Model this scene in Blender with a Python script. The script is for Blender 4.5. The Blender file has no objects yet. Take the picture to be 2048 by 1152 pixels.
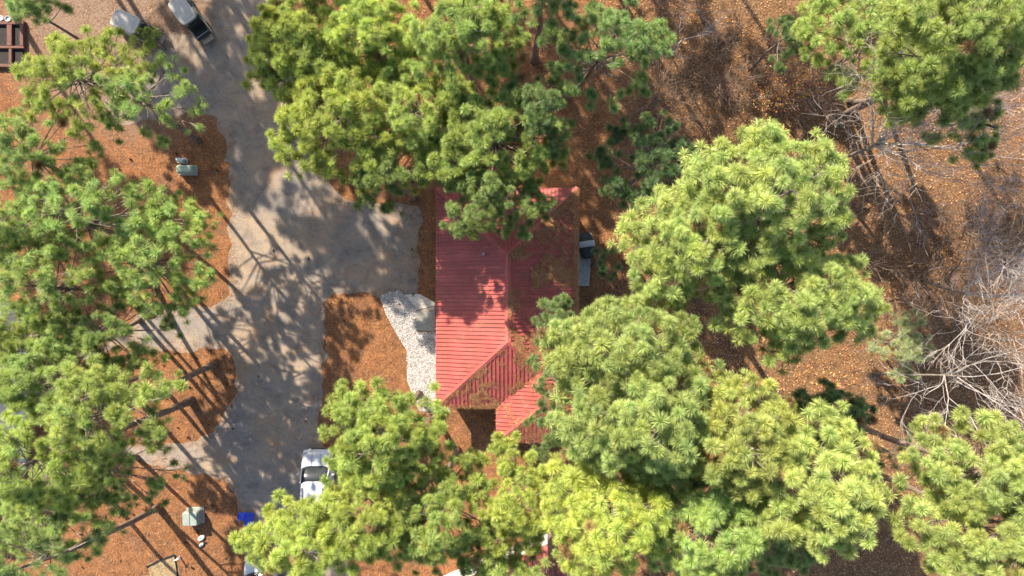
import bpy, bmesh, math, random
import numpy as np
from mathutils import Vector, Matrix, Quaternion, noise

random.seed(7); rng = np.random.default_rng(7)
scene = bpy.context.scene
COL = scene.collection
R = math.radians

# ------------------------------------------------------------------ camera, sky, sun, exposure
H = 42.0                       # drone height above the ground (m)
F = 1365.0                     # focal length in photo pixels (24 mm equivalent)
cam_d = bpy.data.cameras.new('camera'); cam_d.lens = 24; cam_d.sensor_width = 36
cam_d.clip_end = 2000
cam = bpy.data.objects.new('camera', cam_d); COL.objects.link(cam)
cam.location = (0, 0, H); scene.camera = cam

SUN_EL = R(37); SX, SY = 0.53, -0.848          # shadows fall this way on the ground
world = bpy.data.worlds.new('World'); scene.world = world; world.use_nodes = True
wn = world.node_tree.nodes; wl = world.node_tree.links
sky = wn.new('ShaderNodeTexSky'); sky.sky_type = 'NISHITA'; sky.sun_disc = False
sky.sun_elevation = SUN_EL; sky.sun_rotation = math.atan2(-SX, -SY)
sky.air_density = 1.0; sky.dust_density = 1.5
wl.new(sky.outputs['Color'], wn['Background'].inputs['Color'])
wn['Background'].inputs['Strength'].default_value = 0.11
sun_d = bpy.data.lights.new('sun', 'SUN'); sun_d.energy = 5.0; sun_d.angle = R(0.53)
sun_d.color = (1.0, 0.89, 0.72)
sun = bpy.data.objects.new('sun', sun_d); COL.objects.link(sun)
c_ = math.cos(SUN_EL)
sun.rotation_euler = Vector((SX * c_, SY * c_, -math.sin(SUN_EL))).to_track_quat('-Z', 'Y').to_euler()
sun.location = (-30, 50, 60)
vs = scene.view_settings
vs.view_transform = 'Standard'; vs.look = 'None'; vs.gamma = 1.0; vs.exposure = 1.55
vs.use_curve_mapping = False
scene.cycles.max_bounces = 6; scene.cycles.diffuse_bounces = 3
scene.cycles.transmission_bounces = 4; scene.cycles.transparent_max_bounces = 8

# ------------------------------------------------------------------ helpers
def P(px, py, z=0.0):
    """photo pixel -> world point at height z"""
    return Vector(((px - 1024) * (H - z) / F, (576 - py) * (H - z) / F, z))

def tag(o, label=None, cat=None, group=None, kind=None):
    if label: o['label'] = label
    if cat: o['category'] = cat
    if group: o['group'] = group
    if kind: o['kind'] = kind
    return o

def link(name, data, parent=None, mat=None):
    o = bpy.data.objects.new(name, data); COL.objects.link(o)
    if mat is not None and data is not None and not data.materials:
        data.materials.append(mat)
    if parent is not None: o.parent = parent
    return o

def empty(name, loc=(0, 0, 0), rz=0.0, label=None, cat=None, group=None):
    o = bpy.data.objects.new(name, None); COL.objects.link(o)
    o.empty_display_size = 0.3
    o.location = loc; o.rotation_euler = (0, 0, rz)
    return tag(o, label, cat, group)

def mesh_np(name, verts, faces, smooth=False):
    me = bpy.data.meshes.new(name)
    me.from_pydata([tuple(v) for v in verts], [], [tuple(f) for f in faces])
    if smooth: me.polygons.foreach_set('use_smooth', [True] * len(me.polygons))
    me.update(); return me

def mesh_bulk(name, verts, nper, faces_idx, nf):
    """fast mesh from numpy: verts (N,3), faces_idx flat, polygons all with nper corners"""
    me = bpy.data.meshes.new(name)
    me.vertices.add(len(verts)); me.vertices.foreach_set('co', np.asarray(verts, dtype=np.float32).ravel())
    me.loops.add(nf * nper); me.loops.foreach_set('vertex_index', np.asarray(faces_idx, dtype=np.int32).ravel())
    me.polygons.add(nf)
    me.polygons.foreach_set('loop_start', np.arange(0, nf * nper, nper, dtype=np.int32))
    me.update(calc_edges=True); me.validate(); return me

class MB:
    """collects shapes into one mesh"""
    def __init__(s): s.v = []; s.f = []
    def add(s, verts, faces):
        o = len(s.v); s.v += [tuple(v) for v in verts]; s.f += [tuple(i + o for i in f) for f in faces]
    def box(s, c, d, rz=0, b=0.0):
        x, y, z = d[0] / 2, d[1] / 2, d[2] / 2
        M = Matrix.Rotation(rz, 3, 'Z'); c = Vector(c)
        if b <= 0:
            vs_ = [c + M @ Vector((i * x, j * y, k * z)) for k in (-1, 1) for i, j in ((-1, -1), (1, -1), (1, 1), (-1, 1))]
            s.add(vs_, [(3, 2, 1, 0), (4, 5, 6, 7), (0, 1, 5, 4), (1, 2, 6, 5), (2, 3, 7, 6), (3, 0, 4, 7)])
        else:
            rings = [(-z, b), (-z + b, 0), (z - b, 0), (z, b)]
            vs_ = []
            for zz, ins in rings:
                for i, j in ((-1, -1), (1, -1), (1, 1), (-1, 1)):
                    bx, by = x - ins, y - ins
                    cut = b
                    vs_.append(c + M @ Vector((i * bx, j * (by - cut), zz)) if i * j > 0 else c + M @ Vector((i * (bx - cut), j * by, zz)))
                    vs_.append(c + M @ Vector((i * (bx - cut), j * by, zz)) if i * j > 0 else c + M @ Vector((i * bx, j * (by - cut), zz)))
            n = 8; fs = [tuple(range(n - 1, -1, -1)), tuple(range(3 * n, 4 * n))]
            for r_ in range(3):
                for k in range(n):
                    a = r_ * n + k; bb = r_ * n + (k + 1) % n
                    fs.append((a, bb, bb + n, a + n))
            s.add(vs_, fs)
    def tube(s, pts, rad, n=6, caps=True):
        pts = [Vector(p) for p in pts]
        if not hasattr(rad, '__len__'): rad = [rad] * len(pts)
        vs_ = []; up = None
        for i, p in enumerate(pts):
            t = (pts[min(i + 1, len(pts) - 1)] - pts[max(i - 1, 0)])
            if t.length < 1e-9: t = Vector((0, 0, 1))
            t.normalize()
            if up is None:
                up = t.orthogonal().normalized()
            else:
                up = (up - t * up.dot(t))
                up = up.normalized() if up.length > 1e-6 else t.orthogonal().normalized()
            w = t.cross(up)
            for k in range(n):
                a = 2 * math.pi * k / n
                vs_.append(p + (up * math.cos(a) + w * math.sin(a)) * rad[i])
        fs = []
        for i in range(len(pts) - 1):
            for k in range(n):
                a = i * n + k; b = i * n + (k + 1) % n
                fs.append((a, b, b + n, a + n))
        if caps:
            fs.append(tuple(range(n - 1, -1, -1))); m = (len(pts) - 1) * n
            fs.append(tuple(range(m, m + n)))
        s.add(vs_, fs)
    def loft(s, secs, cap=True):
        """list of equal length rings of points"""
        n = len(secs[0]); vs_ = [p for r_ in secs for p in r_]; fs = []
        for i in range(len(secs) - 1):
            for k in range(n):
                a = i * n + k; b = i * n + (k + 1) % n
                fs.append((a, b, b + n, a + n))
        if cap:
            fs.append(tuple(range(n - 1, -1, -1))); m = (len(secs) - 1) * n
            fs.append(tuple(range(m, m + n)))
        s.add(vs_, fs)
    def mesh(s, name, smooth=False): return mesh_np(name, s.v, s.f, smooth)
    def build(s, name, mat, parent=None, smooth=False, loc=None):
        o = link(name, s.mesh(name, smooth), parent, mat)
        if loc is not None: o.location = loc
        return o

def sring(y, hw, z0, z1, n=16, e=3.2, axis='y', cx=0.0):
    """superellipse ring across x/z at station y"""
    out = []
    for k in range(n):
        a = 2 * math.pi * (k + 0.5) / n
        ca, sa = math.cos(a), math.sin(a)
        x = hw * math.copysign(abs(ca) ** (2 / e), ca); z = (z0 + z1) / 2 + (z1 - z0) / 2 * math.copysign(abs(sa) ** (2 / e), sa)
        out.append((cx + x, y, z))
    return out

def inside(poly, X, Y):
    res = np.zeros(X.shape, bool); n = len(poly)
    for i in range(n):
        x1, y1 = poly[i]; x2, y2 = poly[(i + 1) % n]
        if y1 == y2: continue
        cond = ((y1 > Y) != (y2 > Y)) & (X < (x2 - x1) * (Y - y1) / (y2 - y1) + x1)
        res ^= cond
    return res

# ------------------------------------------------------------------ materials
def newmat(name):
    m = bpy.data.materials.new(name); m.use_nodes = True
    return m, m.node_tree.nodes, m.node_tree.links, m.node_tree.nodes['Principled BSDF']

def nz(n, l, vec, scale, detail=6, rough=0.6, dist=0.0):
    t = n.new('ShaderNodeTexNoise'); t.inputs['Scale'].default_value = scale
    t.inputs['Detail'].default_value = detail; t.inputs['Roughness'].default_value = rough
    t.inputs['Distortion'].default_value = dist
    if vec is not None: l.new(vec, t.inputs['Vector'])
    return t

def ramp(n, l, fac, stops):
    r_ = n.new('ShaderNodeValToRGB'); els = r_.color_ramp.elements
    while len(els) < len(stops): els.new(0.5)
    for e_, (p, c) in zip(els, stops):
        e_.position = p; e_.color = (*c, 1) if len(c) == 3 else c
    l.new(fac, r_.inputs['Fac']); return r_

def mixc(n, l, fac, a, b, mode='MIX'):
    m = n.new('ShaderNodeMix'); m.data_type = 'RGBA'; m.blend_type = mode
    for sock, v in ((m.inputs[0], fac), (m.inputs[6], a), (m.inputs[7], b)):
        if hasattr(v, 'links'): l.new(v, sock)
        elif isinstance(v, (int, float)): sock.default_value = v
        else: sock.default_value = (*v, 1)
    return m.outputs[2]

def bump(n, l, h, strength, dist, bs):
    b = n.new('ShaderNodeBump'); b.inputs['Strength'].default_value = strength
    b.inputs['Distance'].default_value = dist
    l.new(h, b.inputs['Height']); l.new(b.outputs['Normal'], bs.inputs['Normal'])

def geo_pos(n):
    return n.new('ShaderNodeNewGeometry').outputs['Position']

def m_plain(name, col, rough=0.6, var=0.15, scale=6.0, metal=0.0, spec=0.4, coat=0.0):
    m, n, l, b = newmat(name)
    tc = n.new('ShaderNodeTexCoord').outputs['Object']
    t = nz(n, l, tc, scale)
    lo = tuple(c * (1 - var) for c in col); hi = tuple(min(1, c * (1 + var)) for c in col)
    r_ = ramp(n, l, t.outputs['Fac'], [(0.3, lo), (0.7, hi)])
    l.new(r_.outputs['Color'], b.inputs['Base Color'])
    b.inputs['Roughness'].default_value = rough; b.inputs['Metallic'].default_value = metal
    b.inputs['Specular IOR Level'].default_value = spec
    b.inputs['Coat Weight'].default_value = coat
    return m

def m_ground():
    m, n, l, b = newmat('forest_floor')
    pos = geo_pos(n)
    a = nz(n, l, pos, 0.35, 5); bb = nz(n, l, pos, 9, 8, 0.75); c = nz(n, l, pos, 1.6, 6, 0.65)
    straw = ramp(n, l, bb.outputs['Fac'], [(0.25, (0.07, 0.03, 0.014)), (0.45, (0.175, 0.078, 0.034)), (0.6, (0.27, 0.132, 0.06)), (0.8, (0.43, 0.25, 0.13))])
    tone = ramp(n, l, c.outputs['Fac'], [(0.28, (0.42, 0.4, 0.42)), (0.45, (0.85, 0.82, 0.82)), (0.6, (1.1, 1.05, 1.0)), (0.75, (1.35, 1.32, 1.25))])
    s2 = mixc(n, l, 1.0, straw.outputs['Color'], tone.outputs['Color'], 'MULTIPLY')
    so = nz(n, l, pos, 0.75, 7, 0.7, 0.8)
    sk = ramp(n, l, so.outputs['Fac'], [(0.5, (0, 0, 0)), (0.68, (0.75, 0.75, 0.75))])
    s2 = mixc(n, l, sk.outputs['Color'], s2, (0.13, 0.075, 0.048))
    lit = ramp(n, l, bb.outputs['Fac'], [(0.25, (0.05, 0.026, 0.013)), (0.48, (0.16, 0.085, 0.04)), (0.72, (0.36, 0.21, 0.105))])
    lg = ramp(n, l, nz(n, l, pos, 0.9, 8, 0.75, 0.7).outputs['Fac'], [(0.42, (0, 0, 0)), (0.62, (0.8, 0.8, 0.8))])
    lit2 = ramp(n, l, bb.outputs['Fac'], [(0.3, (0.055, 0.034, 0.022)), (0.55, (0.16, 0.105, 0.065)), (0.75, (0.36, 0.25, 0.16))])
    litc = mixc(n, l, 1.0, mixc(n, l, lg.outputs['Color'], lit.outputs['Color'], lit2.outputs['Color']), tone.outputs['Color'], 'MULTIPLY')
    sx = n.new('ShaderNodeSeparateXYZ'); l.new(pos, sx.inputs[0])
    ad = n.new('ShaderNodeMath'); ad.operation = 'MULTIPLY_ADD'; ad.inputs[1].default_value = 14; l.new(a.outputs['Fac'], ad.inputs[0]); l.new(sx.outputs['X'], ad.inputs[2])
    mp = n.new('ShaderNodeMapRange'); mp.inputs['From Min'].default_value = 11; mp.inputs['From Max'].default_value = 17
    l.new(ad.outputs[0], mp.inputs['Value'])
    # bare grey-brown dirt around the golf carts
    dv = n.new('ShaderNodeVectorMath'); dv.operation = 'DISTANCE'; dv.inputs[1].default_value = (-23.5, 17.5, 0); l.new(pos, dv.inputs[0])
    da = n.new('ShaderNodeMath'); da.operation = 'MULTIPLY_ADD'; da.inputs[1].default_value = 5; l.new(c.outputs['Fac'], da.inputs[0]); l.new(dv.outputs['Value'], da.inputs[2])
    dm_ = n.new('ShaderNodeMapRange'); dm_.inputs['From Min'].default_value = 12; dm_.inputs['From Max'].default_value = 8; l.new(da.outputs[0], dm_.inputs['Value'])
    dirt = ramp(n, l, bb.outputs['Fac'], [(0.3, (0.1, 0.065, 0.045)), (0.55, (0.21, 0.145, 0.105)), (0.75, (0.33, 0.25, 0.19))])
    s2 = mixc(n, l, dm_.outputs[0], s2, dirt.outputs['Color'])
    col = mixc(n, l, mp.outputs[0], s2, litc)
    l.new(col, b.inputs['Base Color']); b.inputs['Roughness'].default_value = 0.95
    b.inputs['Specular IOR Level'].default_value = 0.1
    bump(n, l, bb.outputs['Fac'], 0.7, 0.05, b)
    return m

def m_asphalt():
    m, n, l, b = newmat('old_asphalt')
    pos = geo_pos(n)
    a = nz(n, l, pos, 0.28, 6, 0.6); f = nz(n, l, pos, 28, 6, 0.8); d = nz(n, l, pos, 1.1, 8, 0.7, 0.4)
    base = ramp(n, l, f.outputs['Fac'], [(0.25, (0.1, 0.088, 0.08)), (0.5, (0.19, 0.167, 0.148)), (0.75, (0.3, 0.265, 0.23))])
    sand = mixc(n, l, 1.0, base.outputs['Color'], (1.35, 1.16, 0.95), 'MULTIPLY')
    mk = ramp(n, l, a.outputs['Fac'], [(0.38, (0, 0, 0)), (0.62, (1, 1, 1))])
    c1 = mixc(n, l, mk.outputs['Color'], base.outputs['Color'], sand)
    st = ramp(n, l, d.outputs['Fac'], [(0.28, (0.6, 0.6, 0.63)), (0.5, (1, 1, 1)), (0.72, (1.2, 1.17, 1.1))])
    c2 = mixc(n, l, 1.0, c1, st.outputs['Color'], 'MULTIPLY')
    # fine cracks
    v = n.new('ShaderNodeTexVoronoi'); v.feature = 'DISTANCE_TO_EDGE'; v.inputs['Scale'].default_value = 0.45
    w = nz(n, l, pos, 1.5, 4)
    wm = mixc(n, l, 0.35, pos, w.outputs['Color'], 'ADD'); l.new(wm, v.inputs['Vector'])
    cr = ramp(n, l, v.outputs['Distance'], [(0.0, (0.55, 0.53, 0.5)), (0.012, (1, 1, 1))])
    c3 = mixc(n, l, 0.55, c2, mixc(n, l, 1.0, c2, cr.outputs['Color'], 'MULTIPLY'))
    # drifts of brown straw dust
    sd = nz(n, l, pos, 0.6, 7, 0.75, 0.6)
    sm = ramp(n, l, sd.outputs['Fac'], [(0.52, (0, 0, 0)), (0.7, (0.7, 0.7, 0.7))])
    c4 = mixc(n, l, sm.outputs['Color'], c3, (0.27, 0.15, 0.075))
    l.new(c4, b.inputs['Base Color']); b.inputs['Roughness'].default_value = 0.9
    b.inputs['Specular IOR Level'].default_value = 0.2
    bump(n, l, f.outputs['Fac'], 0.4, 0.01, b)
    return m

def m_red_roof():
    m, n, l, b = newmat('red_painted_metal')
    pos = geo_pos(n)
    oi = n.new('ShaderNodeObjectInfo')
    a = nz(n, l, pos, 0.9, 7, 0.7); f = nz(n, l, pos, 14, 5, 0.6)
    base = ramp(n, l, a.outputs['Fac'], [(0.25, (0.27, 0.052, 0.047)), (0.55, (0.37, 0.085, 0.074)), (0.8, (0.44, 0.125, 0.108))])
    rv = n.new('ShaderNodeMapRange'); rv.inputs['To Min'].default_value = 0.88; rv.inputs['To Max'].default_value = 1.1
    l.new(oi.outputs['Random'], rv.inputs['Value'])
    c1 = mixc(n, l, 1.0, base.outputs['Color'], rv.outputs[0], 'MULTIPLY')
    # chalky worn patches
    ch = nz(n, l, pos, 1.7, 8, 0.78, 0.5)
    cm = ramp(n, l, ch.outputs['Fac'], [(0.6, (0, 0, 0)), (0.72, (0.42, 0.42, 0.42))])
    c2 = mixc(n, l, cm.outputs['Color'], c1, (0.43, 0.33, 0.32))
    gr = nz(n, l, pos, 0.55, 8, 0.75, 1.0)
    gm = ramp(n, l, gr.outputs['Fac'], [(0.45, (0, 0, 0)), (0.66, (0.75, 0.75, 0.75))])
    c2 = mixc(n, l, gm.outputs['Color'], c2, (0.2, 0.07, 0.05))
    l.new(c2, b.inputs['Base Color']); b.inputs['Roughness'].default_value = 0.5
    b.inputs['Specular IOR Level'].default_value = 0.3
    bump(n, l, f.outputs['Fac'], 0.12, 0.01, b)
    return m

def m_needles():
    m, n, l, b = newmat('pine_needles')
    oi = n.new('ShaderNodeObjectInfo')
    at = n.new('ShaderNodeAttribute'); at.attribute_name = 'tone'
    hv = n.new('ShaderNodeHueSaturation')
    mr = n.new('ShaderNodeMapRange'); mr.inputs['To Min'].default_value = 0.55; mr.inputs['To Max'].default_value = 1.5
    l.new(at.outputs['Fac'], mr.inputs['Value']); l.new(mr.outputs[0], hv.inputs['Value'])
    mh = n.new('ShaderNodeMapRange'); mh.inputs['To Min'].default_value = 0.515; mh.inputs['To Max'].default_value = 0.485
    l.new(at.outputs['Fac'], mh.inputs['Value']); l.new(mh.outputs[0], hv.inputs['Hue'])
    l.new(oi.outputs['Color'], hv.inputs['Color'])
    l.new(hv.outputs['Color'], b.inputs['Base Color'])
    b.inputs['Roughness'].default_value = 0.42; b.inputs['Specular IOR Level'].default_value = 0.4
    tr = n.new('ShaderNodeBsdfTranslucent'); l.new(hv.outputs['Color'], tr.inputs['Color'])
    ms = n.new('ShaderNodeMixShader'); ms.inputs[0].default_value = 0.42
    l.new(b.outputs[0], ms.inputs[1]); l.new(tr.outputs[0], ms.inputs[2])
    l.new(ms.outputs[0], n['Material Output'].inputs['Surface'])
    return m

def m_attr(name, rough=0.85, trans=0.0):
    """colour from the mesh's own per-piece colour attribute"""
    m, n, l, b = newmat(name)
    at = n.new('ShaderNodeAttribute'); at.attribute_name = 'piece_colour'
    t = nz(n, l, geo_pos(n), 30, 3)
    r_ = ramp(n, l, t.outputs['Fac'], [(0.3, (0.8, 0.8, 0.8)), (0.7, (1.15, 1.15, 1.15))])
    c = mixc(n, l, 1.0, at.outputs['Color'], r_.outputs['Color'], 'MULTIPLY')
    l.new(c, b.inputs['Base Color']); b.inputs['Roughness'].default_value = rough
    b.inputs['Specular IOR Level'].default_value = 0.25
    return m

def m_bark(name, lo, mid, hi):
    m, n, l, b = newmat(name)
    tc = n.new('ShaderNodeTexCoord').outputs['Object']
    mp = n.new('ShaderNodeMapping'); mp.inputs['Scale'].default_value = (1, 1, 0.35); l.new(tc, mp.inputs['Vector'])
    t = nz(n, l, mp.outputs[0], 9, 8, 0.75, 0.5)
    r_ = ramp(n, l, t.outputs['Fac'], [(0.3, lo), (0.5, mid), (0.7, hi)])
    l.new(r_.outputs['Color'], b.inputs['Base Color']); b.inputs['Roughness'].default_value = 0.9
    b.inputs['Specular IOR Level'].default_value = 0.15
    bump(n, l, t.outputs['Fac'], 0.8, 0.03, b)
    return m

M = {}
M['ground'] = m_ground(); M['asphalt'] = m_asphalt(); M['red'] = m_red_roof(); M['needle'] = m_needles()
M['leaf'] = m_attr('fallen_leaf'); M['straw'] = m_attr('dry_straw'); M['pebble'] = m_attr('pale_pebble', 0.7)
M['bark'] = m_bark('pine_bark', (0.06, 0.042, 0.034), (0.15, 0.108, 0.085), (0.3, 0.24, 0.2))
M['twig'] = m_bark('pine_twig', (0.07, 0.055, 0.045), (0.17, 0.14, 0.115), (0.34, 0.3, 0.26))
M['bare'] = m_bark('bare_bark', (0.2, 0.165, 0.15), (0.36, 0.32, 0.295), (0.52, 0.47, 0.44))
M['brush'] = m_bark('brush_bark', (0.09, 0.058, 0.04), (0.2, 0.138, 0.1), (0.38, 0.29, 0.23))
M['concrete'] = m_plain('pale_concrete', (0.47, 0.43, 0.36), 0.85, 0.18, 5)
M['grey_concrete'] = m_plain('grey_concrete', (0.27, 0.275, 0.27), 0.85, 0.25, 6)
M['green_slab'] = m_plain('mossy_slab', (0.26, 0.25, 0.21), 0.85, 0.15, 5)
M['white'] = m_plain('white_paint', (0.78, 0.78, 0.76), 0.45, 0.06, 4)
M['siding'] = m_plain('pale_siding', (0.6, 0.6, 0.57), 0.6, 0.08, 3)
M['car'] = m_plain('white_car_paint', (0.37, 0.385, 0.41), 0.28, 0.03, 2, coat=0.6)
M['glass'] = m_plain('dark_glass', (0.016, 0.02, 0.024), 0.12, 0.1, 2, spec=0.22)
M['black'] = m_plain('black_plastic', (0.018, 0.018, 0.02), 0.55, 0.25, 8)
M['rubber'] = m_plain('tyre_rubber', (0.02, 0.02, 0.02), 0.85, 0.2, 12)
M['chrome'] = m_plain('grey_metal', (0.45, 0.45, 0.46), 0.35, 0.1, 6, metal=0.8)
M['cart'] = m_plain('cart_canopy', (0.37, 0.345, 0.305), 0.5, 0.08, 3)
M['tan'] = m_plain('tan_vinyl', (0.4, 0.32, 0.23), 0.6, 0.1, 5)
M['cartbody'] = m_plain('cart_body', (0.12, 0.16, 0.13), 0.4, 0.1, 3)
M['green'] = m_plain('faded_green_paint', (0.24, 0.3, 0.22), 0.6, 0.2, 4)
M['greygreen'] = m_plain('grey_green_paint', (0.215, 0.245, 0.215), 0.6, 0.18, 4)
M['lightgrey'] = m_plain('light_grey_plastic', (0.4, 0.42, 0.42), 0.6, 0.12, 6)
M['blue'] = m_plain('blue_plastic', (0.02, 0.05, 0.42), 0.4, 0.2, 5)
M['cover'] = m_plain('black_cover', (0.016, 0.022, 0.026), 0.7, 0.3, 7)
M['coverpanel'] = m_plain('grey_cover_panel', (0.3, 0.32, 0.33), 0.6, 0.15, 7)
M['timber'] = m_plain('red_timber', (0.115, 0.046, 0.034), 0.8, 0.3, 5)
M['soil'] = m_plain('dark_soil', (0.022, 0.018, 0.016), 0.95, 0.5, 14)
M['grass'] = m_plain('dry_grass', (0.24, 0.18, 0.095), 0.95, 0.3, 9)
M['cone'] = m_plain('pine_cone', (0.075, 0.045, 0.028), 0.85, 0.4, 20)
M['redlamp'] = m_plain('lamp_lens', (0.5, 0.5, 0.5), 0.15, 0.05, 3)
M['gravelbase'] = m_plain('gravel_bed', (0.27, 0.25, 0.235), 0.9, 0.5, 40)

# ------------------------------------------------------------------ the setting: ground, road, beds
def sheet(name, poly_px, z, mat, jit=0.06, step=0.35, seed=0.0):
    pts = [P(x, y, 0) for x, y in poly_px]; out = []
    for i, a in enumerate(pts):
        b = pts[(i + 1) % len(pts)]; L = (b - a).length; k = max(1, int(L / step))
        for j in range(k):
            p = a.lerp(b, j / k)
            d = Vector((noise.noise(Vector((p.x * 1.3, p.y * 1.3, seed))), noise.noise(Vector((p.x * 1.3, p.y * 1.3, seed + 9))), 0))
            d2 = Vector((noise.noise(Vector((p.x * 5, p.y * 5, seed))), noise.noise(Vector((p.x * 5, p.y * 5, seed + 9))), 0))
            out.append(p + d * jit * 2 + d2 * jit)
    bm = bmesh.new(); vs_ = [bm.verts.new((p.x, p.y, z)) for p in out]
    f = bm.faces.new(vs_)
    if f.normal.z < 0: f.normal_flip()
    bmesh.ops.triangulate(bm, faces=[f])
    bm.normal_update()
    for f in bm.faces:
        if f.normal.z < 0: f.normal_flip()
    me = bpy.data.meshes.new(name); bm.to_mesh(me); bm.free()
    o = link(name, me, None, mat); return o

# ground: gently uneven near, flat far
def build_ground():
    xs = np.concatenate([[-400, -150, -80], np.arange(-45, 45.1, 0.75), [80, 150, 400]])
    ys = np.concatenate([[-400, -150, -80], np.arange(-45, 45.1, 0.75), [80, 150, 400]])
    vs_ = []
    for y in ys:
        for x in xs: vs_.append((x, y, 0.0))
    nx = len(xs); fs = [(j * nx + i, j * nx + i + 1, (j + 1) * nx + i + 1, (j + 1) * nx + i) for j in range(len(ys) - 1) for i in range(nx - 1)]
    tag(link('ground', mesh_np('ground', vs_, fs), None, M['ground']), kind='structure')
build_ground()

ROAD = [(395, -160), (560, -160), (575, 100), (590, 200), (615, 290), (640, 345), (680, 393), (715, 408), (770, 405), (800, 408),
        (836, 412), (839, 500), (839, 587), (790, 588), (760, 592), (700, 588), (664, 592), (650, 606), (650, 660), (648, 720), (645, 780),
        (640, 840), (638, 884), (672, 900), (700, 1000), (700, 1300), (500, 1300), (490, 1120), (484, 1050), (474, 1000), (460, 968),
        (400, 948), (340, 935), (280, 925), (235, 915), (235, 890), (300, 882), (350, 893), (405, 878), (450, 835), (470, 800), (476, 765),
        (468, 725), (450, 697), (420, 692), (370, 705), (300, 700), (240, 690), (190, 715), (90, 718), (88, 685), (180, 683), (260, 650),
        (280, 612), (340, 620), (400, 615), (440, 605), (458, 590), (462, 560), (460, 480), (458, 400), (456, 330), (446, 270),
        (420, 232), (370, 225), (300, 243), (235, 250), (205, 225), (220, 185), (290, 150), (300, 70), (340, 62), (400, 66), (412, 30)]
tag(sheet('road', ROAD, 0.012, M['asphalt'], 0.19), kind='structure')
GRAVEL = [(760, 594), (778, 584), (802, 581), (812, 592), (834, 618), (833, 663), (872, 664), (874, 800), (900, 812), (898, 826), (838, 822),
          (826, 792), (815, 762), (813, 700), (792, 666), (772, 628)]
tag(sheet('gravel_bed', GRAVEL, 0.02, M['gravelbase'], 0.05, seed=3), kind='structure')
GRASS = [(300, 1150), (296, 1128), (316, 1120), (352, 1107), (360, 1152), (364, 1260), (220, 1260), (230, 1160)]
tag(sheet('grass_plot', GRASS, 0.016, M['grass'], 0.04, seed=5), kind='structure')

def slab(name, poly_px, z0, z1, mat, label, cat='concrete slab'):
    mb = MB(); pts = [P(x, y, 0) for x, y in poly_px]; n = len(pts)
    cx = sum((p for p in pts), Vector()) / n
    b = 0.012
    rings = [[(p.x, p.y, z0) for p in pts], [(p.x, p.y, z1 - b) for p in pts],
             [tuple((p + (cx - p).normalized() * b * 1.4).to_2d()) + (z1,) for p in pts]]
    area = sum(pts[i].x * pts[(i + 1) % n].y - pts[(i + 1) % n].x * pts[i].y for i in range(n))
    if area < 0: rings = [r_[::-1] for r_ in rings]
    mb.loft(rings)
    o = link(name, mb.mesh(name), None, mat); return tag(o, label, cat)
slab('concrete_slab', [(810, 589), (839, 588), (869, 604), (870, 611), (835, 620)], -0.05, 0.03, M['concrete'], 'bright pale five-sided concrete walkway slab at the corner of the parking apron')
slab('concrete_slab', [(835, 621.5), (870, 612.5), (870, 662), (834, 661)], -0.05, 0.035, M['green_slab'], 'square olive grey concrete step slab between white gravel and red house')
slab('concrete_slab', [(1150, 466), (1183, 466), (1183, 492), (1180, 545), (1178, 572), (1150, 572)], -0.05, 0.07, M['grey_concrete'], 'long grey concrete pad under the black covered grill')
slab('concrete_slab', [(880, 803), (922, 803), (922, 812), (880, 813)], -0.05, 0.06, M['concrete'], 'small pale concrete block at the bottom tip of the white gravel bed')

# ------------------------------------------------------------------ red metal roofs
def clip(poly, u, s, keep_ge):
    out = []; n = len(poly)
    for i in range(n):
        a, b = poly[i], poly[(i + 1) % n]
        da, db = a.dot(u) - s, b.dot(u) - s
        if not keep_ge: da, db = -da, -db
        if da >= 0: out.append(a)
        if (da > 0 and db < 0) or (da < 0 and db > 0): out.append(a.lerp(b, da / (da - db)))
    return out

def roof_slope(poly, u, parent, pitch=0.229, rib=0.05):
    u = Vector(u).normalized()
    nrm = Vector()
    for i in range(1, len(poly) - 1): nrm += (poly[i] - poly[0]).cross(poly[i + 1] - poly[0])
    nrm.normalize()
    if nrm.z < 0: poly = poly[::-1]; nrm = -nrm
    ss = [p.dot(u) for p in poly]; s0 = math.floor(min(ss) / pitch) * pitch
    k = 0
    while s0 + k * pitch < max(ss):
        a = s0 + k * pitch; b = a + pitch - 0.002; k += 1
        pc = clip(clip(poly, u, a, True), u, b, False)
        if len(pc) < 3: continue
        ar = Vector()
        for i in range(1, len(pc) - 1): ar += (pc[i] - pc[0]).cross(pc[i + 1] - pc[0])
        if ar.length < 0.02: continue
        mb = MB(); top = [p + nrm * 0.012 for p in pc]; bot = [p - nrm * 0.012 for p in pc]; n = len(pc)
        mb.add(bot + top, [tuple(range(n - 1, -1, -1)), tuple(range(n, 2 * n))] + [(i, (i + 1) % n, n + (i + 1) % n, n + i) for i in range(n)])
        # rib along the seam edge, taken at the strip's middle so that it stays on the slope
        rp = clip(clip(poly, u, a + 0.008, True), u, a + 0.008 + rib, False)
        if len(rp) >= 3:
            b0 = [p + nrm * 0.0122 for p in rp]; h = 0.05
            cen = sum(rp, Vector()) / len(rp)
            b1 = [p + nrm * (0.0122 + h) + (u * ((cen - p).dot(u)) * 0.35) for p in rp]; m_ = len(rp)
            mb.add(b0 + b1, [tuple(range(m_, 2 * m_))] + [(i, (i + 1) % m_, m_ + (i + 1) % m_, m_ + i) for i in range(m_)])
        mb.build('roof_panel', M['red'], parent)

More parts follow.
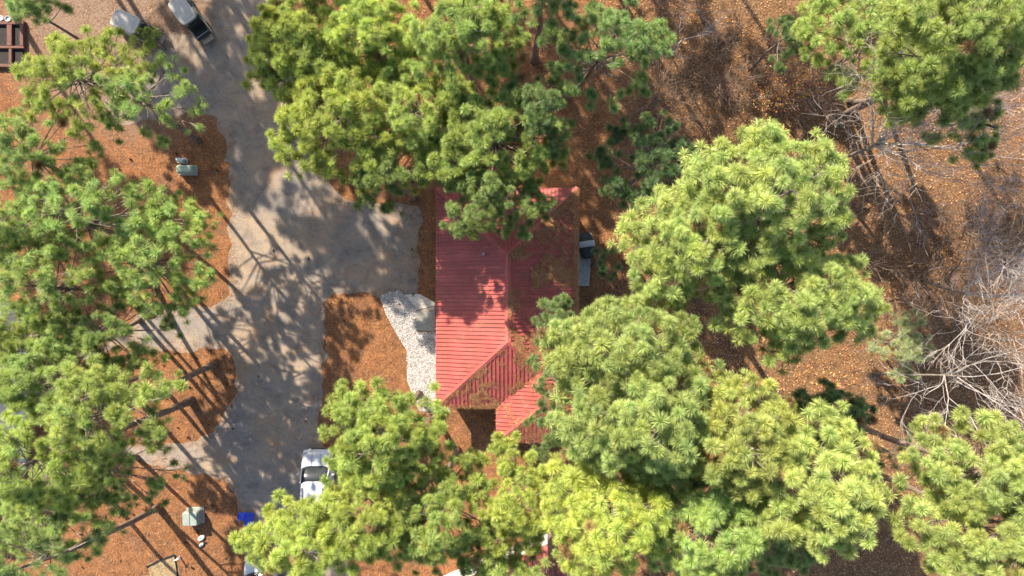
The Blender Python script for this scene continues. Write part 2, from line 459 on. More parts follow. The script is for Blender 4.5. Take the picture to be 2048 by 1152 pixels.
def ridge_cap(a, b, parent, w=0.17, lift=0.05, drop=0.075, name='ridge_cap'):
    d = (b - a).normalized(); s = d.cross(Vector((0, 0, 1))).normalized(); up = s.cross(d)
    mb = MB(); sec = []
    for p in (a, b):
        q = p + Vector((0, 0, lift))
        sec.append([q - s * w - up * drop, q - s * w * 0.93 - up * (drop - 0.03), q - s * 0.05 - up * 0.005, q + Vector((0, 0, 0.02)), q + s * 0.05 - up * 0.005, q + s * w * 0.93 - up * (drop - 0.03), q + s * w - up * drop, q - up * (drop + 0.01)])
    mb.loft(sec); return mb.build(name, M['red'], parent)

EZ = 2.75
hroot = empty('red_roof_house', P(1014, 610, 0), 0, 'single storey house with red ribbed metal hip roof strewn with brown pine straw', 'house')
HO = hroot.location.copy()
def hp(px, py, z): return P(px, py, z) - HO
W_, E_, N_, S_ = 872, 1156, 376, 815       # main eaves in photo pixels
RZ = EZ + 1.75; WZ = EZ + 0.97
NW, NE, SW = hp(W_, N_, EZ), hp(E_, N_, EZ), hp(W_, S_, EZ)
RN, RS = hp(1016, 510, RZ), hp(1016, 684, RZ)
J = hp(1080, 745, WZ); WE = hp(1082, 815, WZ)
VC = hp(992, S_, EZ); W1 = hp(992, 885, EZ); SE = hp(E_, 885, EZ)
roof = link('roof', None, hroot)
mbs = MB()   # thin deck under the panels
for poly in ([NW, NE, RN], [NW, RN, RS, SW], [RS, J, VC, SW], [VC, J, WE, W1], [W1, WE, SE]):
    q = [p - Vector((0, 0, 0.05)) for p in poly]; mbs.add(q, [tuple(range(len(q)))])
q = [p - Vector((0, 0, 0.05)) for p in (NE, SE, WE, J, RS, RN)]
mbs.add(q, [(0, 4, 5), (0, 3, 4), (0, 1, 3), (1, 2, 3)])
roof_me = mbs.mesh('roof'); bpy.data.objects.remove(roof)
roof = link('roof', roof_me, hroot, M['timber'])
roof_slope([NW, RN, RS, SW], (0, 1, 0), roof)
roof_slope([NE, RN, RS, J, WE, SE], (0, 1, 0), roof)
roof_slope([NW, NE, RN], (1, 0, 0), roof)
roof_slope([RS, SW, VC, J], (1, 0, 0), roof)
roof_slope([VC, W1, WE, J], (0, 1, 0), roof)
roof_slope([W1, SE, WE], (1, 0, 0), roof)
for a, b in ((RN, RS), (RN, NW), (RN, NE), (RS, SW), (RS, J), (J, WE), (WE, W1), (WE, SE)):
    ridge_cap(a, b, roof)
# valley flashing
ridge_cap(J, VC, roof, 0.1, 0.02, 0.0, 'valley_flashing')
def gutter(a, b, parent, mat=None, out=0.07):
    d = (b - a).normalized(); s = d.cross(Vector((0, 0, 1))).normalized()
    mb = MB(); sec = []
    for p in (a, b):
        q = p + s * out
        sec.append([q + s * -0.06 + Vector((0, 0, -0.02)), q + s * -0.06 + Vector((0, 0, -0.12)), q + s * 0.05 + Vector((0, 0, -0.12)), q + s * 0.06 + Vector((0, 0, -0.02)), q + s * 0.045 + Vector((0, 0, -0.02)), q + s * 0.04 + Vector((0, 0, -0.1)), q + s * -0.045 + Vector((0, 0, -0.1)), q + s * -0.045 + Vector((0, 0, -0.02))])
    mb.loft(sec); return mb.build('gutter', mat or M['siding'], parent)
gutter(SW, NW, hroot); gutter(NE, SE, hroot)
# walls under the eaves
def wall_box(pts, parent, mat, z1, name='wall'):
    for i in range(len(pts)):
        a, b = Vector(pts[i]), Vector(pts[(i + 1) % len(pts)])
        d = b - a; L = d.length; mid = (a + b) / 2
        mb = MB(); mb.box((0, 0, z1 / 2), (L, 0.16, z1)); 
        k = 0
        while 0.2 * k < z1 - 0.1:      # lap siding boards
            mb.box((0, -0.09, 0.1 + 0.2 * k), (L - 0.01, 0.024, 0.188)); mb.box((0, 0.09, 0.1 + 0.2 * k), (L - 0.01, 0.02, 0.188)); k += 1
        o = mb.build(name, mat, parent); o.location = (mid.x, mid.y, 0); o.rotation_euler = (0, 0, math.atan2(d.y, d.x))
        yield o
in_ = 0.42
wc = [(NW.x + in_, NW.y - in_), (SW.x + in_, SW.y + in_), (VC.x + in_, VC.y + in_), (W1.x + in_, W1.y + in_), (SE.x - in_, SE.y + in_), (NE.x - in_, NE.y - in_)]
walls = list(wall_box([(x, y, 0) for x, y in wc], hroot, M['siding'], EZ - 0.06))
def window(parent, x, w, h, z, side=-1, name='window'):
    mb = MB(); y = side * 0.12
    f = MB()
    f.box((x - w / 2, y, z), (0.08, 0.06, h + 0.08)); f.box((x + w / 2, y, z), (0.08, 0.06, h + 0.08))
    f.box((x, y, z + h / 2), (w - 0.084, 0.06, 0.08)); f.box((x, y, z - h / 2), (w - 0.084, 0.07, 0.08)); f.box((x, y, z), (w - 0.084, 0.04, 0.05))
    fo = f.build(name, M['white'], parent)
    return fo
def pane(parent, x, w, h, z, side=-1):
    p = MB(); p.box((x, side * 0.108, z), (w - 0.07, 0.02, h - 0.07)); return p.build('pane', M['glass'], parent)
for wi, xs in ((0, (-3.2, 2.8)), (3, (0.0,)), (4, (-2.5, 3.0))):
    for x in xs: window(walls[wi], x, 1.0, 1.2, 1.5, -1); pane(walls[wi], x, 1.0, 1.2, 1.5, -1)
dm = MB(); dm.box((0.2, -0.12, 1.05), (0.92, 0.05, 2.08)); dm.box((0.2, -0.14, 1.5), (0.6, 0.05, 0.8)); dm.tube([(0.55, -0.2, 1.0), (0.55, -0.13, 1.0)], 0.03); dm.build('door', M['white'], walls[0])
# vent pipe through the east slope, small pipe on the west slope
def vent(px, py, z, label):
    v = MB(); p = hp(px, py, z)
    rr = [(0.14, -0.12), (0.13, 0.0), (0.065, 0.1), (0.06, 0.35), (0.068, 0.35), (0.068, 0.37), (0.045, 0.37), (0.045, 0.2)]
    v.loft([[(p.x + r_ * math.cos(a * math.pi / 6), p.y + r_ * math.sin(a * math.pi / 6), p.z + h) for a in range(12)] for r_, h in rr])
    v.build('vent_pipe', M['chrome'], roof)
vent(1079, 628, EZ + 0.95, '')
vent(968, 508, EZ + 1.15, '')

# the second red roofed house, at the bottom of the frame
h2c = P(1108, 1083, EZ); D1 = Vector((-0.921, -0.388, 0)); D2 = Vector((0.388, -0.921, 0))
h2 = empty('red_roof_house', (h2c.x, h2c.y, 0), 0, 'turned red metal roof with white gutter glimpsed between pines beyond the main house', 'house')
L1, L2 = 13.0, 9.0; UZ = Vector((0, 0, 1))
A = UZ * EZ; B = A + D1 * L1; C_ = B + D2 * L2; D_ = A + D2 * L2
rz2 = 1.75; R1 = A + D1 * (L2 / 2) + D2 * (L2 / 2) + UZ * rz2; R2 = B - D1 * (L2 / 2) + D2 * (L2 / 2) + UZ * rz2
mb = MB(); qs = [p - UZ * 0.05 for p in (A, B, C_, D_, R1, R2)]; mb.add(qs, [(0, 4, 5, 1), (1, 5, 2), (2, 5, 4, 3), (3, 4, 0)])
roof2 = mb.build('roof', M['timber'], h2)
roof_slope([A, B, R2, R1], D1, roof2); roof_slope([C_, D_, R1, R2], D1, roof2)
roof_slope([A, R1, D_], D2, roof2); roof_slope([B, R2, C_], D2, roof2)
for a, b in ((R1, R2), (R1, A), (R1, D_), (R2, B), (R2, C_)): ridge_cap(a, b, roof2)
gutter(A, B, h2, M['white'], -0.12) ; gutter(B, A, h2, M['white'], 0.09)
iw = [A + D1 * 0.4 + D2 * 0.4, B - D1 * 0.4 + D2 * 0.4, C_ - D1 * 0.4 - D2 * 0.4, D_ + D1 * 0.4 - D2 * 0.4]
w2 = list(wall_box([(p.x, p.y, 0) for p in iw], h2, M['siding'], EZ - 0.06))
for x in (-3, 2.5): window(w2[0], x, 1.0, 1.2, 1.5, 1); pane(w2[0], x, 1.0, 1.2, 1.5, 1)

# white house at the left edge: its east wall is seen at a slant
lx = P(52, 0, 0).x; ly0, ly1 = P(0, 940, 0).y, P(0, 610, 0).y
h3 = empty('white_house', (lx, (ly0 + ly1) / 2, 0), 0, 'white sided house wall with dark windows half hidden behind pine boughs', 'house')
hl = (ly1 - ly0); w3 = list(wall_box([(-0.08, -hl / 2, 0), (-0.08, hl / 2, 0), (-8, hl / 2, 0), (-8, -hl / 2, 0)], h3, M['white'], 2.7))
for x in (-3.4, 2.55): window(w3[0], x, 1.5, 1.1, 1.45, -1); pane(w3[0], x, 1.5, 1.1, 1.45, -1)
mb = MB(); ov = 0.3
a0, a1, b0, b1 = Vector((ov, -hl / 2 - ov, 2.72)), Vector((ov, hl / 2 + ov, 2.72)), Vector((-8 - ov, hl / 2 + ov, 2.72)), Vector((-8 - ov, -hl / 2 - ov, 2.72))
r0, r1 = Vector((-4, -hl / 2 - ov, 4.6)), Vector((-4, hl / 2 + ov, 4.6))
for poly in ([a0, a1, r1, r0], [r0, r1, b0, b1]):
    t = [p + UZ * 0.1 for p in poly]; mb.add(poly + t, [(3, 2, 1, 0), (4, 5, 6, 7)] + [(i, (i + 1) % 4, 4 + (i + 1) % 4, 4 + i) for i in range(4)])
mb.build('roof', M['coverpanel'], h3)
mb = MB(); mb.tube([(0.14, -hl / 2 + 0.8, 2.7), (0.14, -hl / 2 + 0.8, 0.2)], 0.045, 8); mb.build('downspout', M['white'], h3)

# ------------------------------------------------------------------ small things
def wheel(parent, x, y, r_, w, name='wheel'):
    mb = MB()
    prof = [(-w / 2, r_ * 0.6), (-w / 2, r_ * 0.93), (-w / 2 + 0.03, r_), (w / 2 - 0.03, r_), (w / 2, r_ * 0.93), (w / 2, r_ * 0.6)]
    mb.loft([[(px_, rr * math.cos(a * math.pi / 10), rr * math.sin(a * math.pi / 10)) for a in range(20)] for px_, rr in prof])
    o = mb.build(name, M['rubber'], parent, True); o.location = (x, y, r_)
    h = MB(); s = 1 if x > 0 else -1
    h.loft([[(s * px_, rr * math.cos(a * math.pi / 6), rr * math.sin(a * math.pi / 6)) for a in range(12)][::s] for px_, rr in ((w / 2 - 0.01, r_ * 0.6), (w / 2 + 0.012, r_ * 0.52), (w / 2 - 0.005, r_ * 0.2))])
    h.build('rim', M['chrome'], o)
    return o

def make_car(label, loc, rz, L=4.75, hw=0.96):
    root = empty('car', loc, rz, label, 'car')
    y0 = L / 2
    # lower body
    st = [(y0, 0.36, 0.4, 0.64), (y0 - 0.03, 0.56, 0.32, 0.72), (y0 - 0.1, 0.70, 0.28, 0.79), (y0 - 0.22, 0.80, 0.25, 0.86), (y0 - 0.45, 0.89, 0.24, 0.94), (y0 - 0.8, hw - 0.02, 0.24, 1.0), (y0 - 1.1, hw, 0.24, 1.06),
          (y0 - 1.6, hw, 0.24, 1.06), (y0 - 2.6, hw, 0.24, 1.05), (y0 - 3.6, hw, 0.24, 1.06), (-y0 + 0.35, hw - 0.03, 0.28, 1.07), (-y0 + 0.1, hw - 0.1, 0.32, 1.02), (-y0, hw - 0.25, 0.4, 0.9)]
    mb = MB(); mb.loft([sring(y, w, a, b, 24, 5.0) for y, w, a, b in st][::-1]); body = mb.build('body', M['car'], root, True)
    # greenhouse
    st = [(y0 - 0.92, 0.42, 0.95, 1.03), (y0 - 0.96, 0.62, 0.95, 1.06), (y0 - 1.04, 0.76, 0.95, 1.12), (y0 - 1.35, 0.82, 0.95, 1.33), (y0 - 1.8, 0.78, 0.95, 1.62), (y0 - 2.6, 0.78, 0.95, 1.68), (y0 - 3.6, 0.78, 0.95, 1.66), (-y0 + 0.45, 0.76, 0.95, 1.6), (-y0 + 0.12, 0.74, 0.95, 1.1)]
    mb = MB(); mb.loft([sring(y, w, a, b, 24, 5.0) for y, w, a, b in st][::-1]); g = mb.build('cabin_glass', M['glass'], root, True)
    # roof skin
    st = [(y0 - 1.7, 0.40, 1.58, 1.61), (y0 - 1.75, 0.58, 1.60, 1.645), (y0 - 1.86, 0.70, 1.60, 1.675), (y0 - 2.1, 0.745, 1.6, 1.7), (y0 - 2.7, 0.755, 1.6, 1.725), (y0 - 3.6, 0.75, 1.6, 1.705), (-y0 + 0.5, 0.72, 1.58, 1.65), (-y0 + 0.4, 0.64, 1.56, 1.62)]
    mb = MB(); mb.loft([sring(y, w, a, b, 20, 4.0) for y, w, a, b in st][::-1]); ro = mb.build('roof', M['car'], root, True)
    for s in (-1, 1):
        mb = MB(); mb.tube([(s * 0.6, y0 - 2.05, 1.72), (s * 0.6, y0 - 2.15, 1.765), (s * 0.6, y0 - 3.9, 1.755), (s * 0.6, y0 - 4.0, 1.7)], 0.022, 6); mb.build('roof_rail', M['black'], ro)
        # pillars
        for ya, za, yb, zb in ((y0 - 1.0, 1.05, y0 - 1.8, 1.63), (y0 - 2.55, 1.05, y0 - 2.6, 1.63), (y0 - 3.6, 1.05, y0 - 3.6, 1.63), (-y0 + 0.15, 1.05, -y0 + 0.45, 1.6)):
            mb = MB(); mb.tube([(s * 0.83, ya, za), (s * 0.755, yb, zb)], 0.045, 6); mb.build('pillar', M['car'], root)
        mb = MB(); mb.loft([sring(y, w, a, b, 12, 3, cx=s * 1.05) for y, w, a, b in ((y0 - 1.5, 0.03, 1.06, 1.12), (y0 - 1.46, 0.09, 1.02, 1.17), (y0 - 1.4, 0.10, 1.02, 1.17), (y0 - 1.36, 0.06, 1.05, 1.14))]); mb.build('mirror', M['car'], root, True)
        mb = MB(); mb.loft([sring(y, w, a, b, 12, 3, cx=s * (0.66 + k * 0.05)) for k, (y, w, a, b) in enumerate(((y0 - 0.02, 0.1, 0.66, 0.74), (y0 - 0.12, 0.13, 0.66, 0.81), (y0 - 0.26, 0.1, 0.68, 0.86)))][::-1]); mb.build('headlight', M['redlamp'], root, True)
        mb = MB(); mb.tube([(s * 0.25, y0 - 0.2, 0.885), (s * 0.3, y0 - 1.0, 1.068)], 0.008, 4); mb.build('hood_seam', M['black'], body)
        for yy in (y0 - 0.95, -y0 + 0.95): wheel(root, s * (hw - 0.1), yy, 0.34, 0.22)
    mb = MB()
    for s in (-0.35, 0.3): mb.tube([(s, y0 - 1.05, 1.085), (s + 0.35, y0 - 1.3, 1.31)], 0.014, 4)
    mb.build('wiper', M['black'], root)
    mb = MB(); mb.loft([sring(y0 - 0.0 + k * 0.012, 0.46 - k * 0.02, 0.46, 0.64, 12, 5) for k in range(2)][::-1]); mb.build('grille', M['black'], root)
    return root
cpos = P(636, 971, 0.6)
make_car('white passenger van parked nose-up on the asphalt under a yellow-green pine', (cpos.x, cpos.y - 0.15, 0.012), 0.0)
cp2 = P(527, 1186, 0.6)
make_car('white vehicle almost hidden below pine boughs near the blue tarp', (cp2.x, cp2.y, 0.012), R(6))

def make_cart(label, loc, rz, rear=False):
    """x axis = long axis, +x end away from the camera's top edge"""
    t = empty('golf_cart', loc, rz, label, 'golf cart', 'golf carts parked by the road')
    RL, RW = 1.66, 1.08
    mb = MB(); n = 28
    def rr(sx, sy, z, e=5.5): return [(sx / 2 * math.copysign(abs(math.cos(a)) ** (2 / e), math.cos(a)), sy / 2 * math.copysign(abs(math.sin(a)) ** (2 / e), math.sin(a)), z) for a in [2 * math.pi * k / n for k in range(n)]]
    mb.loft([rr(RL - 0.06, RW - 0.06, 1.76), rr(RL, RW, 1.78), rr(RL, RW, 1.83), rr(RL - 0.06, RW - 0.06, 1.86), rr(RL - 0.16, RW - 0.16, 1.862), rr(RL - 0.2, RW - 0.2, 1.85), rr(RL - 0.3, RW - 0.3, 1.855), rr(RL * 0.45, RW * 0.45, 1.885)])
    canopy = mb.build('canopy', M['cart'], t, True)
    for x, s in ((-0.72, -1), (-0.72, 1), (0.68, -1), (0.68, 1)):
        g = MB(); g.tube([(x, s * 0.44, 1.78), (x + (0.1 if x > 0 else -0.06), s * 0.46, 0.75)], 0.02, 6); g.build('canopy_post', M['black'], t)
    g = MB(); g.box((-0.1, 0, 0.38), (2.0, 1.06, 0.16), 0, 0.03); g.build('floor_pan', M['cartbody'], t)
    g = MB(); g.box((-0.18, 0, 0.62), (0.55, 1.0, 0.34), 0, 0.04); g.build('seat_base', M['cartbody'], t)
    g = MB(); g.box((-0.16, 0, 0.84), (0.52, 0.98, 0.12), 0, 0.05); g.build('seat', M['tan'], t)
    g = MB(); g.box((0.18, 0, 1.08), (0.12, 0.98, 0.42), 0, 0.05); g.build('backrest', M['tan'], t)
    # front cowl (at -x)
    g = MB(); g.loft([[(x, y, z) for (_, y, z) in sring(0, w, a, b, 16, 4)] for x, w, a, b in ((-1.32, 0.34, 0.32, 0.55), (-1.22, 0.48, 0.3, 0.66), (-0.98, 0.52, 0.3, 0.82), (-0.8, 0.5, 0.32, 0.95))]) if False else None
    g = MB(); g.loft([[(x, y, z) for (y, _, z) in sring(0, w, a, b, 16, 4)] for x, w, a, b in ((-1.32, 0.34, 0.32, 0.55), (-1.22, 0.48, 0.3, 0.66), (-0.98, 0.52, 0.3, 0.82), (-0.8, 0.5, 0.32, 0.95))]); g.build('front_cowl', M['cartbody'], t, True)
    g = MB(); g.tube([(-0.85, 0.24, 0.85), (-0.55, 0.24, 1.08)], 0.02, 6)
    g.tube([(-0.55 + 0.08 * math.cos(a * math.pi / 6), 0.24 + 0.17 * math.sin(a * math.pi / 6), 1.08 + 0.14 * math.cos(a * math.pi / 6)) for a in range(13)], 0.014, 5, False); g.build('steering_wheel', M['black'], t)
    g = MB(); g.box((-0.74, 0, 1.32), (0.012, 0.9, 0.8)); 
    wm = M['glass']; 
    for x in (-0.92, 0.72):
        for s in (-1, 1): wheel(t, 0, s * 0.48, 0.23, 0.18).location = (x, s * 0.48, 0.23)
    for c in [c for c in t.children if c.name.startswith('wheel')]: c.rotation_euler = (0, 0, R(90) if c.location.y > 0 else R(90))
    # rear body
    g = MB(); g.box((1.0, -0.5, 0.62), (0.75, 0.06, 0.4), 0, 0.02); g.build('side_panel', M['tan'], t)
    g = MB(); g.box((1.0, 0.5, 0.62), (0.75, 0.06, 0.4), 0, 0.02); g.build('side_panel', M['tan'], t)
    g = MB(); g.box((0.98, 0, 0.56), (0.72, 0.92, 0.12), 0, 0.02); g.build('rear_seat', M['black'], t)
    g = MB(); g.box((0.62, 0, 0.9), (0.12, 0.9, 0.5), 0, 0.04); g.build('rear_backrest', M['black'], t)
    g = MB(); g.box((1.48, 0, 0.34), (0.26, 0.7, 0.05), 0, 0.015); g.box((1.36, -0.3, 0.4), (0.1, 0.05, 0.2)); g.box((1.36, 0.3, 0.4), (0.1, 0.05, 0.2)); g.build('foot_rest', M['tan'], t)
    g = MB(); g.tube([(1.32, -0.42, 0.7), (1.36, -0.42, 0.95), (1.36, 0.42, 0.95), (1.32, 0.42, 0.7)], 0.018, 6); g.build('grab_bar', M['chrome'], t)
    return t
p1 = P(250, 42.5, 1.86); make_cart('cream topped golf cart on the dirt beside a low yellow-green pine tuft', (p1.x, p1.y, 0.0), R(-23))
p2 = P(364, 20, 1.86); make_cart('golf cart with grey beige canopy and open black rear seat at the asphalt edge', (p2.x, p2.y, 0.013), R(-54))

def utility_box(name, px, py, sx, sy, sz, mat, label, cat, taper=0.0, rz=0, split=False):
    p = P(px, py, sz); t = empty(name, (p.x, p.y, 0), rz, label, cat)
    b = MB(); b.box((0, 0, 0.03), (sx + 0.14, sy + 0.14, 0.1), 0, 0.02); b.build('plinth', M['grey_concrete'], t)
    b = MB(); rings = []
    for z, k in ((0.08, 0), (sz * 0.8, 0.0), (sz - 0.05, taper * 0.6), (sz - 0.015, taper), (sz, taper + 0.02)):
        x, y = sx / 2 - k, sy / 2 - k; c = 0.06
        rings.append([(x, y - c, z), (x - c, y, z), (-x + c, y, z), (-x, y - c, z), (-x, -y + c, z), (-x + c, -y, z), (x - c, -y, z), (x, -y + c, z)])
    b.loft(rings); b.build('cabinet', mat, t)
    b = MB(); b.box((sx * 0.0, -sy / 2 - 0.012, sz * 0.45), (sx * 0.85, 0.02, sz * 0.6)); b.build('door', mat, t)
    b = MB(); b.box((sx * 0.3, -sy / 2 - 0.04, sz * 0.45), (0.05, 0.035, 0.14)); b.build('handle', M['chrome'], t)
    if split:
        b = MB(); b.box((0, 0.0, sz + 0.008), (0.02, sy * 0.86, 0.014)); b.build('lid_seam', M['black'], t)
    return t
utility_box('utility_cabinet', 367.5, 337.5, 1.0, 0.48, 0.62, M['green'], 'low faded green utility cabinet on pine straw near the road bend', 'utility box', 0.06)
utility_box('cable_pedestal', 358.5, 319, 0.5, 0.2, 0.5, M['lightgrey'], 'small pale grey cable pedestal beside the faded green utility cabinet', 'utility box', 0.02, R(-8))
utility_box('transformer_box', 379, 1039, 0.92, 0.84, 0.85, M['greygreen'], 'large square grey green transformer box on pine straw with a centre seam', 'transformer', 0.03, R(2), True)
def meter_cap(px, py, sx, sy, mat, label):
    p = P(px, py, 0.25); mb = MB()
    prof = [(1.0, 0.0), (1.0, 0.1), (0.93, 0.13), (0.6, 0.15), (0.0001, 0.155)]
    mb.loft([[(sx * k * math.cos(a * math.pi / 9), sy * k * math.sin(a * math.pi / 9), z) for a in range(18)] for k, z in prof])
    t = empty('valve_cover', (p.x, p.y, 0), R(38), label, 'valve cover'); mb.build('lid', mat, t, False)
    b = MB(); b.tube([(0, 0, 0.14), (0, 0, 0.17)], 0.03, 8); b.build('bolt', M['black'], t)
meter_cap(400, 1078, 0.25, 0.15, M['lightgrey'], 'bright oval white valve cover near the square transformer box')
meter_cap(400.5, 1091.5, 0.18, 0.1, M['coverpanel'], 'small dull grey oval valve cover below the white one')

# covered grill on its pad
gp = P(1174, 490, 1.1); gt = empty('covered_grill', (gp.x, gp.y, 0.07), R(8), 'grill under a black cover with grey centre panel behind the house', 'grill')
mb = MB(); secs = []
for y, w, z1 in ((-0.78, 0.22, 0.72), (-0.7, 0.34, 0.9), (-0.5, 0.42, 1.0), (-0.28, 0.46, 1.12), (0.0, 0.47, 1.16), (0.28, 0.45, 1.1), (0.5, 0.4, 0.98), (0.7, 0.32, 0.86), (0.78, 0.24, 0.7)):
    ring = sring(y, w, 0.0, z1, 20, 4)
    secs.append([(x + 0.03 * noise.noise(Vector((x * 4, y * 4, z * 3))), yy + 0.05 * noise.noise(Vector((x * 3, y * 5, z * 4 + 7))), z + (0.04 * noise.noise(Vector((x * 6, y * 6, z))) if z > 0.2 else 0)) for x, yy, z in ring])
mb.loft(secs[::-1]); mb.build('cover', M['cover'], gt, True)
mb = MB(); secs = []
for y, w, z1 in ((-0.14, 0.475, 1.172), (-0.12, 0.49, 1.19), (0.2, 0.485, 1.165), (0.22, 0.468, 1.14)): secs.append(sring(y + 0.02, w, 0.55, z1, 20, 5))
mb.loft(secs[::-1]); mb.build('cover_panel', M['coverpanel'], gt, True)

# bin lid, garden bed, pots, edging, tap
def blue_tarp():
    p = P(490, 1039, 0.3); n = 14; vs_ = []
    for j in range(n):
        for i in range(n):
            x, y = (i / (n - 1) - .5) * 0.95, (j / (n - 1) - .5) * 0.8
            vs_.append((x + 0.08 * noise.noise(Vector((x * 3, y * 3, 2))), y + 0.09 * noise.noise(Vector((x * 4, y * 3, 5))), 0.3 + 0.22 * noise.noise(Vector((x * 3.1, y * 3.1, 1))) - 0.9 * (x * x + y * y) * 0.6))
    fs = [(j * n + i, j * n + i + 1, (j + 1) * n + i + 1, (j + 1) * n + i) for j in range(n - 1) for i in range(n - 1)
          if not (i < 6 and j < 6)]
    me = mesh_np('blue_tarp', vs_, fs); o = link('blue_tarp', me, None, M['blue']); o.location = p * 1; o.location.z = 0.05
    so = o.modifiers.new('thick', 'SOLIDIFY'); so.thickness = 0.015
    tag(o, 'crumpled bright blue plastic tarp on straw at the asphalt edge', 'tarp')
blue_tarp()

gb = empty('garden_bed', P(12, 85, 0), 0, 'dark soil garden bed with red timber borders in the corner', 'garden bed')
go = gb.location.copy()
for (x0, y0, x1, y1) in ((-60, 42, 48, 49), (-60, 92, 48, 97), (40, 49.5, 47, 91.5), (14, 49.5, 24, 91.5), (-60, 128, 48, 134), (18, 97.5, 24, 127.5)):
    a, b = P(x0, y0, 0.25), P(x1, y1, 0.25); m_ = (a + b) / 2 - go
    mb = MB(); mb.box((m_.x, m_.y, 0.13), (abs(b.x - a.x), abs(b.y - a.y), 0.3), 0, 0.015); mb.build('border_board', M['timber'], gb)
a, b = P(-62, 43, 0.1), P(47, 133, 0.1); m_ = (a + b) / 2 - go
mb = MB(); mb.box((m_.x, m_.y, 0.06), (abs(b.x - a.x) - 0.1, abs(b.y - a.y) - 0.1, 0.1)); mb.build('soil', M['soil'], gb)
for px, py, r_, lab in ((16, 37.5, 0.17, 'small pale blue and white pot beside the red timber border'), (2, 36, 0.14, 'small white pot next to the pale blue pot')):
    t = empty('flower_pot', P(px, py, 0.3) * 1, 0, lab, 'pot'); t.location.z = 0
    mb = MB(); mb.loft([[(k * r_ * math.cos(a * math.pi / 8), k * r_ * math.sin(a * math.pi / 8), z) for a in range(16)] for k, z in ((0.7, 0), (0.95, 0.28), (1.05, 0.28), (1.05, 0.33), (0.9, 0.33), (0.85, 0.26))])
    mb.build('pot', M['white'] if r_ < 0.16 else M['lightgrey'], t, False)
ed = empty('lawn_edging', P(330, 1120, 0), 0, 'thin black lawn edging strip around the pale dry grass plot', 'edging'); eo = ed.location.copy()
ep = [(292, 1133), (318, 1120), (350, 1108), (352, 1122), (355, 1140), (357, 1175)]
for a, b in zip(ep, ep[1:]):
    a, b = P(*a) - eo, P(*b) - eo; d = b - a
    mb = MB(); mb.box((0, 0, 0.05), (d.length - 0.02, 0.035, 0.12)); o = mb.build('strip', M['black'], ed); o.location = (a + b) / 2; o.rotation_euler = (0, 0, math.atan2(d.y, d.x))
tp = empty('garden_tap', P(354, 1118, 0.4) * 1, 0, 'small pale blue garden tap post at the grass plot corner', 'tap'); tp.location.z = 0
mb = MB(); mb.tube([(0, 0, 0), (0, 0, 0.55)], 0.05, 8); mb.build('post', M['lightgrey'], tp)
mb = MB(); mb.tube([(0, 0, 0.5), (0.16, 0.05, 0.52), (0.2, 0.06, 0.42)], 0.03, 8); mb.tube([(-0.09, 0, 0.58), (0.09, 0, 0.58)], 0.03, 8); mb.build('spout', M['lightgrey'], tp)

# ------------------------------------------------------------------ pine trees
def tuft_mesh(k, n=300, droop=0.10, stem=0.13, lo=-0.45):
    """one spray of long needles round the end of a twig that points up its z axis"""
    r_ = random.Random(100 + k); V = []; Fc = []; T = []
    skew = Vector((r_.uniform(-.25, .25), r_.uniform(-.25, .25), 0))
    for i in range(n):
        az = r_.uniform(0, 2 * math.pi); el = math.asin(r_.uniform(lo, 1.0))
        d = (Vector((math.cos(el) * math.cos(az), math.cos(el) * math.sin(az), math.sin(el))) + skew * r_.random()).normalized()
        zz = -stem * r_.random() ** 1.3 + 0.02
        st = Vector((0, 0, zz)) + skew * zz * 0.6 + d * 0.01
        L = r_.triangular(0.26, 0.43, 0.38) * (1.0 - 0.12 * max(0, d.z))
        side = d.cross(Vector((r_.uniform(-1, 1), r_.uniform(-1, 1), r_.uniform(-1, 1)))).normalized()
        w = r_.uniform(0.0035, 0.0085) * (2.0 if n < 100 else 1.0)
        dr = Vector((r_.uniform(-.3, .3), r_.uniform(-.3, .3), -1)) * droop * r_.uniform(0.3, 1.4)
        m_ = st + d * L * 0.6 + dr * 0.25; e = st + d * L + dr * 0.75
        o = len(V)
        V += [st - side * w * 0.7, st + side * w * 0.7, m_ + side * w, m_ - side * w, e]
        Fc += [(o, o + 1, o + 2, o + 3), (o + 3, o + 2, o + 4)]
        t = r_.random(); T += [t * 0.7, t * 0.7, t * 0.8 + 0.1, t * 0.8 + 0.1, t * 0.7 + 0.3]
    mb = MB(); mb.v = V; mb.f = Fc
    me = mb.mesh('needle_tuft_%d' % k)
    at = me.attributes.new('tone', 'FLOAT', 'POINT'); at.data.foreach_set('value', T)
    me.materials.append(M['needle']); return me
TUFTS = [tuft_mesh(k, 400, 0.07, 0.12, -0.4) for k in range(8)] + [tuft_mesh(8 + k, 360, 0.10, 0.26, -0.3) for k in range(3)] + [tuft_mesh(12 + k, 220, 0.14, 0.26, -0.6) for k in range(2)]
TUFT_CHEAP = [tuft_mesh(30 + k, 70, 0.1, 0.15, -0.3) for k in range(3)]
TUFT_SPARSE = [tuft_mesh(20 + k, 150, 0.16, 0.3, -0.3) for k in range(4)]

TINT = {'y': (0.39, 0.475, 0.11), 'w': (0.385, 0.455, 0.135), 'g': (0.25, 0.35, 0.11), 'm': (0.335, 0.435, 0.12), 'd': (0.155, 0.235, 0.085), 'p': (0.42, 0.44, 0.2)}

